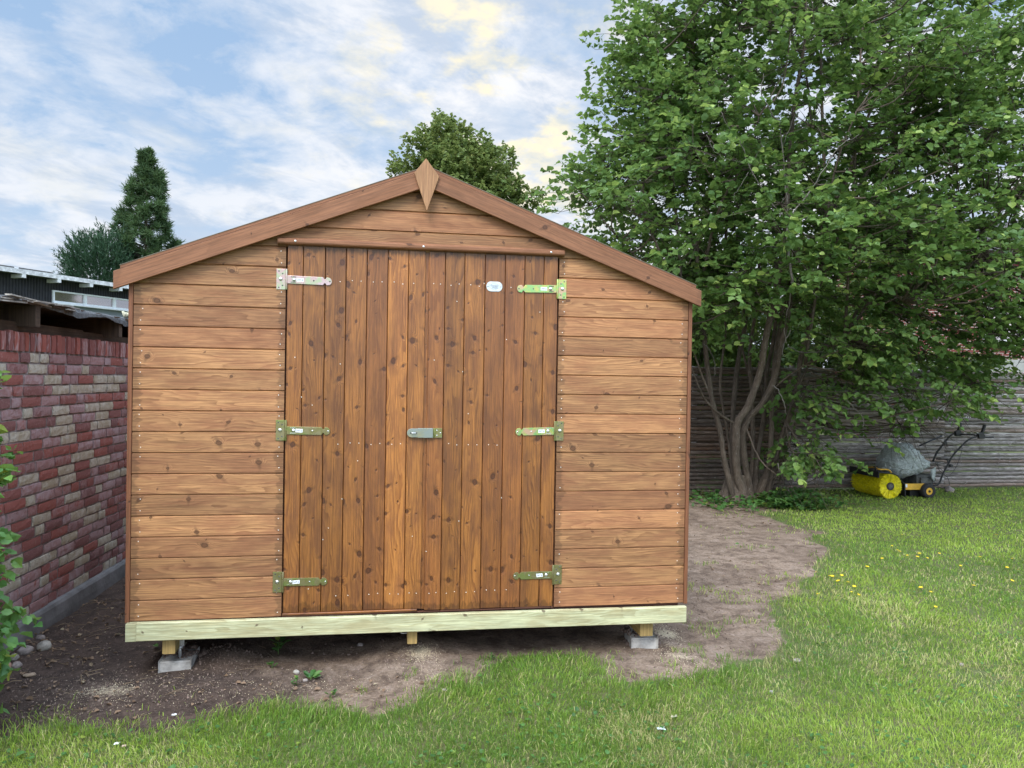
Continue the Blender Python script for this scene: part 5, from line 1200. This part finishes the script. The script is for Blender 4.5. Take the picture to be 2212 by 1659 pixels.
def weed(px, py, n, size, h, label, spread=.05):
    c_ = gnd(px, py); root = empty('weed_plant', (c_[0], c_[1], 0)); tag(root, label, 'weed'); z0 = float(gz(c_[0], c_[1]))
    a_ = rng.uniform(0, 6.28, n); rr = spread*rng.random(n); P = np.stack([c_[0]+np.cos(a_)*rr*.4, c_[1]+np.sin(a_)*rr*.4, z0+.01+h*rng.random(n)], 1); d = np.stack([np.cos(a_), np.sin(a_), .3+.3*rng.random(n)], 1)
    make_leaves('leaf_rosette', M_weed, P, d, np.repeat(np.array([[0, 0, 1.0]]), n, 0)+rand_dir(n)*.3, size*(.6+.6*rng.random(n)), .8, .75, root)
    m_ = MB(); m_.tube([(c_[0], c_[1], z0-.01), (c_[0], c_[1], z0+h)], [.003, .002], 5); m_.build('stem', plain('green_stem', (.07, .14, .03), .6), root)
weed(601, 1412, 16, .055, .07, 'dark broad-leaved weed in the shade under the shed front')
weed(588, 1442, 14, .022, .02, 'small low weed just in front of the broad-leaved one', .03)
weed(640, 1475, 16, .026, .03, 'little weed beside the pebbles left of the sawdust', .04)
weed(672, 1462, 9, .05, .015, 'flat weed with pale leaves lying on bare earth', .05)
weed(713, 1500, 14, .025, .02, 'small weed on bare earth nearest the lawn edge', .04)
weed(1062, 1427, 12, .022, .03, 'tiny weed at the lawn border below the right door', .03)
# yellow flowers scattered in the lawn, right
fl0 = None; spots = []
for px, py in ((2052, 1170), (2090, 1163), (2118, 1166), (2150, 1160), (1988, 1163), (1950, 1158), (1925, 1182), (1936, 1190), (1940, 1195), (1962, 1203), (1978, 1207), (1985, 1200), (2000, 1208), (2030, 1198), (2076, 1225), (2052, 1211), (2120, 1206), (2188, 1210), (1895, 1225), (1870, 1233), (1820, 1250), (1762, 1241), (1790, 1249), (1800, 1252), (1815, 1262), (1830, 1265), (1847, 1275), (1838, 1283), (1852, 1290), (1768, 1287), (1990, 1277), (2010, 1285), (2102, 1262), (2104, 1273), (2175, 1232), (2200, 1235), (2183, 1262), (2020, 1317), (1905, 1213), (1860, 1210)):
    spots.append(gnd(px+random.uniform(-3, 3), py))
for i, p in enumerate(spots):
    z = float(gz(p[0], p[1])); 
    if fl0 is None:
        fl0 = empty('yellow_flower', (0, 0, 0)); m_ = MB()
        for k in range(9):
            a_ = k/9*6.283; m_.obox((math.cos(a_)*.009, math.sin(a_)*.009, .036), (math.cos(a_), math.sin(a_), .15), (-math.sin(a_), math.cos(a_), 0), (0, 0, 1), .009, .0035, .0008)
        m_.dome((0, 0, .035), (0, 0, 1), .005, .004, sides=7); pe = m_.build('petals', plain('yellow_petals', (.80, .58, .02), .6), fl0)
        m_ = MB(); m_.tube([(0, 0, 0), (.002, 0, .034)], .0012, 4); st_ = m_.build('stalk', plain('green_stalk', (.08, .16, .03), .6), fl0); r_ = fl0
    else:
        r_ = fl0.copy(); col.objects.link(r_)
        for ch in (pe, st_): c_ = ch.copy(); col.objects.link(c_); c_.parent = r_
    r_.location = (p[0], p[1], z); r_.rotation_euler = (random.uniform(-.3, .3), random.uniform(-.3, .3), random.uniform(0, 6)); s_ = random.uniform(.45, .85); r_.scale = (s_, s_, s_)
    tag(r_, 'small yellow flower standing in the lawn right of the shed', 'flower', 'yellow flowers in the lawn')

# ------------------------------------------------------------------ stones, litter, debris
def stone(px, py, w_, label, mat=M_stone, fl=.65, sink=.25, rot=0.0):
    c_ = gnd(px, py); h_ = w_*fl; r_ = MB(); n, m_ = 12, 7; seed = random.randint(0, 99); ph = random.uniform(0, 6.28)
    rings = []
    for j in range(m_+1):
        t = -math.pi/2+math.pi*j/m_
        for i in range(n):
            a_ = 2*math.pi*i/n; d_ = np.array([math.cos(a_)*math.cos(t), math.sin(a_)*math.cos(t), math.sin(t)])
            k = 1+.16*math.sin(a_*2+ph)+.10*math.sin(a_*3+t*3+ph*2)+random.uniform(-.04, .04); q = d_*k*np.array([w_/2, w_/2*.78, h_/2]); q = np.sign(q)*np.abs(q)**.94*np.array([w_/2, w_/2*.78, h_/2])**.06
            r_.v.append((c_[0]+q[0]*math.cos(rot)-q[1]*math.sin(rot), c_[1]+q[0]*math.sin(rot)+q[1]*math.cos(rot), float(gz(c_[0], c_[1]))+h_*(.5-sink)+q[2]))
    for j in range(m_):
        for i in range(n): a0 = j*n+i; a1 = j*n+(i+1) % n; r_.face((a0, a1, a1+n, a0+n), None, None, (.5, .5, .5), True)
    o = r_.build('stone', mat); tag(o, label, 'stone', 'stones on the bare earth'); return o
stone(54, 1412, .082, 'roundest brown stone by the foot of the wall', rot=.4)
stone(96, 1402, .090, 'pale grey stone a little right of the round one by the wall', M_stone2)
stone(31, 1424, .058, 'small grey stone wedged left of the round one', M_stone2)
stone(36, 1440, .062, 'brown angular stone in front of the group by the wall', rot=1)
stone(8, 1444, .078, 'reddish stone at the left edge of the picture', plain('reddish_stone', (.30, .19, .14), .85, 0, .4, 25, .5, 60))
stone(88, 1380, .050, 'small dark stone touching the concrete footing')
stone(64, 1458, .055, 'flat tan stone lying apart below the group', plain('tan_stone', (.33, .25, .18), .85, 0, .4, 25, .5, 60), .35, .15, .3)
stone(640, 1450, .036, 'pebble below the middle of the left door', M_stone2)
stone(660, 1465, .026, 'reddish pebble beside the small weed')
stone(960, 1487, .020, 'white pebble at the lawn edge', M_stone2)
stone(2077-0, 1440, .03, 'half hidden pebble in the right lawn')
stone(1666, 1497, .030, 'grey pebble in the lawn near the bottom right', M_stone2)
stone(1722, 1430, .055, 'flat brown stone at the corner of bare earth and lawn', M_stone, .3, .1)
stone(778, 1403, .034, 'grey stone in the shade under the beam')
def chips(name, mat, label, cat, spots_, size, flat=.25, n_tot=None):
    P = []; S_ = []
    for (px, py, sx, sy, n) in spots_:
        c_ = gnd(px, py); P.append(np.stack([c_[0]+rng.normal(size=n)*sx, c_[1]+rng.normal(size=n)*sy], 1))
    q = np.concatenate(P); q = q[soil(q[:, 0], q[:, 1]) > -.15]; n = len(q); z = gz(q[:, 0], q[:, 1])+np.where(soil(q[:, 0], q[:, 1]) > 0, (fbm(q[:, 0]*22, q[:, 1]*22, 77, 3)-.5)*.012, 0)
    s_ = size*(.35+1.3*rng.random(n)**2); c_ = np.stack([q[:, 0], q[:, 1], z+s_*.25], 1); base = rand_dir(n); b2 = norm_(np.cross(base, rand_dir(n))); b3 = np.cross(base, b2)
    V = np.stack([c_+base*s_[:, None], c_-base*s_[:, None]*.5+b2*s_[:, None]*.8, c_-base*s_[:, None]*.5-b2*s_[:, None]*.6+b3*s_[:, None]*.3, c_+b3*s_[:, None]*flat*2], 1).reshape(-1, 3)
    F = (np.array([(0, 1, 2), (0, 3, 1), (1, 3, 2), (2, 3, 0)])[None]+4*np.arange(n)[:, None, None]).reshape(-1, 3)
    o = build_np(name, V, F, mat, None); tag(o, label, cat, kind='stuff')
chips('sawdust', plain('fresh_sawdust', (.72, .62, .44), .9, 0, .15), 'pale sawdust scattered on the earth along the shed front', 'sawdust',
      ((908, 1425, .055, .05, 900), (915, 1455, .09, .08, 300), (1440, 1368, .045, .10, 1100), (1462, 1420, .07, .12, 700), (1490, 1445, .10, .10, 250), (240, 1485, .14, .09, 700), (640, 1480, .28, .07, 500), (330, 1500, .30, .12, 500), (550, 1470, .40, .12, 400), (1250, 1410, .35, .1, 120)), .0026)
chips('soil_clods', plain('dry_clods', (.19, .14, .115), .95, 0, .4, 50), 'crumbs and small clods of earth on the bare ground', 'soil',
      ((400, 1470, .5, .2, 700), (800, 1440, .6, .15, 700), (200, 1400, .35, .35, 700), (1500, 1350, .3, .5, 600), (1600, 1250, .5, .7, 700), (470, 1430, .12, .12, 260), (1400, 1395, .15, .15, 200), (1600, 1150, .6, .8, 400), (150, 1500, .3, .2, 500)), .0068, .4)
def litter():
    V = MB()
    for (px, py, sx, sy, n, kind) in ((120, 1430, .35, .30, 70, 0), (200, 1330, .2, .5, 80, 0), (300, 1480, .5, .15, 36, 0), (800, 1520, .5, .10, 40, 0), (1600, 1300, .4, .5, 40, 0), (1550, 1200, .4, .6, 30, 0), (700, 1430, .6, .2, 30, 0)):
        c_ = gnd(px, py)
        for i in range(n):
            x, y = c_[0]+random.gauss(0, sx), c_[1]+random.gauss(0, sy)
            if float(soil(np.array([x]), np.array([y]))[0]) < 0: continue
            a_ = random.uniform(0, 3.14); L = random.uniform(.01, .05); z = float(gz(x, y))+.006
            V.tube([(x-math.cos(a_)*L, y-math.sin(a_)*L, z), (x, y+random.uniform(-.004, .004), z+random.uniform(0, .006)), (x+math.cos(a_)*L, y+math.sin(a_)*L, z)], random.uniform(.0007, .0018), 4)
    o = V.build('dry_twigs', plain('dry_twigs', (.26, .19, .12), .9, 0, .6, 4)); tag(o, 'dry twigs and straw scattered on the bare earth', 'twigs', kind='stuff')
    n = 420; P = []
    for (px, py, sx, sy, k) in ((120, 1430, .3, .25, 90), (220, 1320, .16, .55, 110), (250, 1500, .4, .14, 50), (1600, 1110, .6, .5, 90), (1550, 1250, .4, .5, 40), (700, 1490, .5, .1, 40)):
        c_ = gnd(px, py); P.append(np.stack([c_[0]+rng.normal(size=k)*sx, c_[1]+rng.normal(size=k)*sy], 1))
    q = np.concatenate(P); q = q[soil(q[:, 0], q[:, 1]) > 0]; n = len(q); P = np.stack([q[:, 0], q[:, 1], gz(q[:, 0], q[:, 1])+.007], 1)
    m = leafmat('dead_leaves', (.16, .10, .06), (.30, .21, .14), (.42, .36, .24), .1, .8); d = rand_dir(n); d[:, 2] *= .15
    o = make_leaves('dead_leaves', m, P, d, np.array([[0, 0, 1.0]])+rand_dir(n)*.4, .012+.026*rng.random(n), 1.5, .8); tag(o, 'brown dead leaves lying on the earth by the wall and tree', 'dead leaves', kind='stuff')
litter()
def scrap(px, py, size, mat, label, name, cat):
    c_ = gnd(px, py); m_ = MB(); n = 4; z0 = float(gz(c_[0], c_[1]))+.014
    for j in range(n+1):
        for i in range(n+1): m_.v.append((c_[0]+(i/n-.5)*size+random.uniform(-.1, .1)*size, c_[1]+(j/n-.5)*size*.7+random.uniform(-.1, .1)*size, z0+random.uniform(0, .18)*size))
    for j in range(n):
        for i in range(n): a_ = j*(n+1)+i; m_.face((a_, a_+1, a_+n+2, a_+n+1), None, None, (.5, .5, .5))
    o = m_.build(name, mat); so2 = o.modifiers.new('thick', 'SOLIDIFY'); so2.thickness = .0015; tag(o, label, cat)
scrap(1427, 1578, .036, plain('clear_grey_plastic', (.50, .58, .58), .25, 0, .2), 'scrap of clear plastic film in the lawn below the right door', 'plastic_scrap', 'litter')
scrap(252, 1611, .022, M_sticker, 'white paper scrap in the lawn at bottom left', 'paper_scrap', 'litter')
scrap(268, 1615, .016, plain('tan_paper', (.55, .42, .32), .8), 'tan scrap just right of the white paper scrap', 'paper_scrap', 'litter')
scrap(376, 1549, .020, M_sticker, 'white sliver on the earth at the lawn edge', 'paper_scrap', 'litter')
scrap(1457, 1551, .03, plain('pale_dead_leaf', (.46, .42, .36), .8), 'pale curled leaf in the lawn left of the plastic film', 'fallen_leaf', 'leaf')
for (px, py, s_, lab) in ((340, 1405, .05, 'green fallen leaf on dark earth under the left beam end'), (2058, 1188, .05, 'grey-green fallen leaf on bare earth right of the shed'), (1190, 1505, .05, 'grey-green leaf lying on the lawn below the right door'), (57, 1630, .045, 'grey leaf in the lawn at the bottom left corner')):
    if px == 2058: px, py = 1588, 1180
    c_ = gnd(px, py); P = np.array([[c_[0], c_[1], float(gz(c_[0], c_[1]))+.02]]); a_ = random.uniform(0, 6)
    o = make_leaves('fallen_leaf', M_weed, P, np.array([[math.cos(a_), math.sin(a_), .05]]), np.array([[.1, -.2, 1.0]]), np.array([s_]), 1.2, .8, None, np.array([[.9, .5, .5]])); tag(o, lab, 'leaf')
# blue scrap caught behind the fence gap
c_ = at(1489, 907, FY+.06); m_ = MB(); m_.obox((c_[0], FY+.07, c_[2]), (1, 0, 0), (0, 1, 0), (0, 0, 1), .05, .004, .010); o = m_.build('turquoise_ribbon', plain('turquoise_plastic', (.05, .45, .50), .4)); tag(o, 'turquoise plastic strip in a gap of the fence beside the shed', 'ribbon')

# ------------------------------------------------------------------ sweeping machine
def s7(cx_, cy_, Y): return at(1781.4+.1947*cx_, 890.7+.1947*cy_, Y)
Y0, Y1 = 5.36, 6.00
swp = empty('sweeping_machine', (8.55, 5.6, 0)); tag(swp, 'walk-behind sweeping machine with yellow brush under a silver cover by the fence', 'sweeper')
bc = s7(725, 862, Y0); br_ = .172; bc[2] = br_+.004
def bristles():
    n = 18000; a_ = rng.uniform(0, 2*math.pi, n); tuf = np.round(a_/(2*math.pi)*46)/46*2*math.pi; a_ = tuf+rng.normal(size=n)*.035; yy = Y0+rng.random(n)*(Y1-Y0); ringn = np.round((yy-Y0)/.045)*.045+Y0; yy = np.clip(ringn+rng.normal(size=n)*.011, Y0, Y1); r1 = br_*(.93+.09*rng.random(n))
    k = int(n*.22); yy[:k] = Y0+rng.random(k)*.02
    d0 = np.stack([np.cos(a_), 0*a_, np.sin(a_)], 1); a2 = a_+rng.normal(size=n)*.10; d1 = np.stack([np.cos(a2), rng.normal(size=n)*.06, np.sin(a2)], 1)
    base = np.array([bc[0], 0, bc[2]])+np.stack([0*yy, yy, 0*yy], 1); A_ = base+d0*.055; B_ = base+d1*r1[:, None]; s_ = norm_(np.cross(B_-A_, rand_dir(n)))*.0022
    V = np.stack([A_-s_, A_+s_, B_+s_*1.2, B_-s_*1.2], 1).reshape(-1, 3); F = (np.array([(0, 1, 2, 3)])[None]+4*np.arange(n)[:, None, None]).reshape(-1, 4)
    return build_np('brush', V, F, M_yelb, None, swp)
brush = bristles()
a = MB(); a.disc_cyl((bc[0], Y0+.02, bc[2]), (0, 1, 0), .125, Y1-Y0-.04, 30); a.build('brush_core', plain('dark_yellow_core', (.55, .48, .015), .8), brush)
a = MB(); a.disc_cyl((bc[0], Y0-.012, bc[2]), (0, 1, 0), .055, .05, 24); a.build('brush_hub', plain('dark_hub', (.06, .045, .04), .6, .4), brush)
a = MB(); a.disc_cyl((bc[0], Y0-.016, bc[2]), (0, 1, 0), .036, .01, 24); a.disc_cyl((bc[0], Y0-.022, bc[2]), (0, 1, 0), .012, .01, 12); a.build('hub_cap', M_grey, brush)
# hood: bent black sheet over the brush
a = MB(); hp = [s7(590, 668, Y0)[[0, 2]], s7(735, 682, Y0)[[0, 2]], s7(800, 705, Y0)[[0, 2]], s7(880, 800, Y0)[[0, 2]], s7(886, 930, Y0)[[0, 2]]]
prof = [tuple(p) for p in hp]+[(p[0]+.004, p[1]+.014) if i < 3 else (p[0]+.014, p[1]+.004) for i, p in list(enumerate(hp))[::-1]]
a.prism(prof, Y0-.01, Y1+.01, lambda p, q, g_: (p, g_, q)); a.build('hood', M_blackp, swp)
pA = s7(600, 665, Y0); pB = s7(600, 726, Y0); a = MB(); a.box(pA[0]-.012, pA[0]+.0, Y0-.012, Y1+.012, pB[2], pA[2]+.012, 'y'); a.build('hood_lip', M_blackp, swp)
a = MB(); a.tube(smooth_path([s7(742, 672, Y0+.03), s7(700, 637, Y0+.03), s7(600, 632, Y0+.05), s7(560, 610, Y0+.25), s7(455, 612, Y1-.1)], 5), .011, 8); a.build('yellow_rail', M_yel, swp)
a = MB(); a.tube([s7(562, 600, Y0+.1), s7(562, 668, Y0+.1)], .009, 6); a.tube([s7(540, 600, Y0+.1), s7(585, 600, Y0+.1)], .006, 6); a.build('adjuster_rod', M_blackp, swp)
# frame
q0, q1 = s7(888, 792, Y0+.05), s7(1095, 858, Y0+.05)
a = MB(); a.box(q0[0], q1[0], Y0+.03, Y0+.08, q1[2], q0[2], ch=.004); a.build('frame_bar', M_yel, swp, bevel=.004)
q2 = s7(905, 815, Y0+.028); a = MB(); a.obox((q2[0], Y0+.029, q2[2]), (1, 0, 0), (0, 1, 0), (0, 0, 1), .018, .001, .022); a.build('frame_sticker', M_sticker, swp)
q0, q1 = s7(930, 850, Y0+.12), s7(1180, 930, Y0+.12); a = MB(); a.box(q0[0], q1[0], Y0+.10, Y1-.06, q1[2], q0[2]+.02); a.build('gearbox', M_blackp, swp, bevel=.01)
q0, q1 = s7(1000, 700, Y0+.15), s7(1180, 800, Y0+.15); a = MB(); a.box(q0[0], q1[0], Y0+.12, Y1-.1, q1[2], q0[2]); a.box(q0[0]+.05, q1[0]-.05, Y0+.09, Y0+.12, q1[2]+.02, q0[2]-.03); a.disc_cyl((q1[0]-.02, Y0+.06, q0[2]-.05), (0, 1, 0), .03, .08, 12)
a.build('engine', M_grey, swp, bevel=.008)
# wheels
for yy in (Y0-.03, Y1-.20):
    w_c = s7(1147, 903, Y0); w_c[2] = .104; a = MB(); n = 24; prof = [(.052, 0), (.085, -.006), (.098, .004), (.104, .02), (.104, .07), (.098, .086), (.085, .096), (.052, .09)]
    b0 = 0
    for i in range(n):
        t = 2*math.pi*i/n
        for r_, yo in prof: k = 1.0+(.018 if (i % 2 == 0 and r_ > .1) else 0); a.v.append((w_c[0]+math.cos(t)*r_*k, yy+yo, w_c[2]+math.sin(t)*r_*k))
    m_ = len(prof)
    for i in range(n):
        for j in range(m_-1): p, q = i*m_+j, ((i+1) % n)*m_+j; a.face((p, q, q+1, p+1), None, None, (.5, .5, .5), True)
    wh = a.build('wheel', M_tyre, swp)
    a = MB(); a.disc_cyl((w_c[0], yy+.004, w_c[2]), (0, 1, 0), .054, .085, 24); a.build('rim', M_yel, wh, bevel=.004)
    a = MB(); a.disc_cyl((w_c[0], yy-.004, w_c[2]), (0, 1, 0), .017, .02, 12); a.build('hub', M_blackp, wh)
# crumpled cover
def cover():
    out = [(740, 642), (748, 560), (790, 500), (832, 440), (870, 392), (915, 368), (1020, 364), (1060, 400), (1112, 456), (1160, 512), (1232, 552), (1236, 622), (1205, 636), (1100, 694), (985, 730), (872, 762), (800, 700)]
    P2 = np.array([s7(p[0], p[1], Y0+.10)[[0, 2]] for p in out]); c_ = P2.mean(0); dense = []
    for i in range(len(P2)):
        for k in range(5): dense.append(P2[i]*(1-k/5)+P2[(i+1) % len(P2)]*k/5)
    P2 = np.array(dense); n = len(P2); V = []; K = 15
    for s_ in range(2*K+1):
        t = -math.pi/2+math.pi*s_/(2*K); rr = math.cos(t)**.55 if abs(t) < 1.56 else .02; yy = Y0+.33+.27*math.sin(t)
        for i in range(n): p = c_+(P2[i]-c_)*rr; V.append((p[0], yy, p[1]))
    V = np.array(V); ds = rand_dir(1)
    def ridge(x, z, s): return np.abs(fbm(x, z, s, 3)-.5)*2
    off = (ridge(V[:, 0]*11+V[:, 1]*5, V[:, 2]*9+V[:, 1]*4, 3)-.25)*.055+(ridge(V[:, 0]*26, V[:, 2]*24+V[:, 1]*15, 9)-.2)*.028
    dirc = norm_(V-np.array([c_[0], Y0+.33, c_[1]])); V = V+dirc*off[:, None]
    F = []
    for s_ in range(2*K):
        for i in range(n): a_ = s_*n+i; b_ = s_*n+(i+1) % n; F.append((a_, b_, b_+n, a_+n))
    m, g = material('silver_tarpaulin'); tc = g.n('ShaderNodeTexCoord').outputs['Object']; n1 = g.noise(tc, 22, 5, .65, 1.5)
    g.put(g.b.inputs['Base Color'], g.mix(g.mr(n1, .35, .65), (.42, .47, .47, 1), (.60, .66, .66, 1))); g.b.inputs['Roughness'].default_value = .32; g.b.inputs['Metallic'].default_value = .25
    g.put(g.b.inputs['Normal'], g.bump(g.m('ABSOLUTE', g.m('SUBTRACT', g.noise(tc, 30, 4, .6, 1.0), .5)), 1.0, .05))
    build_np('silver_cover', V, np.array(F), m, None, swp)
    a = MB(); e0 = [s7(1185, 640, Y0+.06), s7(1238, 610, Y0+.06), s7(1232, 700, Y0+.05), s7(1212, 768, Y0+.06), s7(1192, 730, Y0+.04)]; b0 = len(a.v)
    for q in e0: a.v.append(tuple(q))
    for q in e0: a.v.append((q[0], q[1]+.02, q[2]))
    a.face((0, 1, 2, 3, 4), None, None, (.5,)*3); a.face((9, 8, 7, 6, 5), None, None, (.5,)*3)
    for i in range(5): a.face((i, i+5, (i+1) % 5+5, (i+1) % 5), None, None, (.5,)*3)
    a.build('cover_flap', m, swp)
cover()
YN, YF = Y0+.05, Y1-.12
a = MB(); a.tube(smooth_path([s7(1205, 815, YN), s7(1268, 792, YN), s7(1308, 690, YN), s7(1372, 570, YN), s7(1420, 482, YN), s7(1520, 372, YN), s7(1610, 295, YN), s7(1700, 270, YN), s7(1780, 275, YN), s7(1872, 275, YN)], 5), .0125, 8); a.build('handlebar', M_blackp, swp)
a = MB(); a.tube(smooth_path([s7(1200, 545, YF), s7(1250, 440, YF), s7(1320, 350, YF), s7(1385, 268, YF), s7(1440, 240, YF), s7(1560, 246, YF)], 5), .0125, 8); a.build('handlebar', M_blackp, swp)
a = MB(); a.tube([s7(1500, 247, YF), s7(1620, 243, (YN+YF)/2), s7(1710, 262, YN)], .011, 8); a.tube([s7(1240, 520, YF), s7(1360, 520, (YN+YF)/2), s7(1372, 575, YN)], .008, 8); a.build('crossbar', M_blackp, swp)
a = MB(); a.tube([s7(1050, 372, YF+.05), s7(1180, 312, YF+.03), s7(1300, 262, YF)], .012, 8); a.build('steering_rod', plain('dark_blue_grey_steel', (.03, .035, .05), .5, .2), swp)
def lever(Y, pts):
    a = MB(); extr(a, [tuple(s7(p[0], p[1], Y)[[0, 2]]) for p in pts], Y-.03, Y+.015, lambda t: t); a.build('control_lever', M_black, swp, bevel=.004)
lever(YN, [(1690, 235), (1702, 292), (1760, 292), (1768, 262), (1752, 232), (1780, 138), (1766, 134), (1734, 222)][::-1])
lever(YF, [(1440, 212), (1446, 262), (1500, 262), (1508, 235), (1494, 205), (1510, 118), (1494, 116), (1474, 196)][::-1])
a = MB(); q = s7(1395, 590, YN); a.disc_cyl((q[0], YN-.03, q[2]), (0, 1, 0), .020, .05, 14); a.tube([s7(1340, 600, YN), s7(1395, 590, YN)], .007, 6); a.build('knob', M_black, swp)
a = MB(); q = s7(1345, 345, YF-.1); a.disc_cyl((q[0], YF-.10, q[2]), (0, 1, 0), .026, .04, 14); a.tube([s7(1345, 300, YF-.1), s7(1240, 440, YF-.1)], .006, 6); a.build('throttle_housing', M_black, swp)
for pts, Y in (([(1530, 390), (1480, 560), (1400, 690), (1310, 720), (1250, 700)], YN), ([(1250, 560), (1270, 640), (1360, 720), (1385, 800), (1350, 830), (1290, 820)], YN+.1), ([(1240, 430), (1210, 520), (1260, 600), (1310, 650)], YF), ([(1330, 310), (1290, 400), (1230, 470)], YF), ([(1200, 545), (1280, 560), (1370, 575)], YN+.15), ([(1260, 520), (1330, 500), (1370, 520), (1360, 560)], YN+.2), ([(1190, 720), (1230, 800), (1290, 840)], YN)):
    a = MB(); a.tube(smooth_path([s7(p[0], p[1], Y) for p in pts], 5), .0038, 5); a.build('control_cable', M_black, swp)
stone(1988+62, 1062, .16, 'rounded boulder by the fence behind the sweeper wheel', M_stone)
print('objects', len(bpy.data.objects))
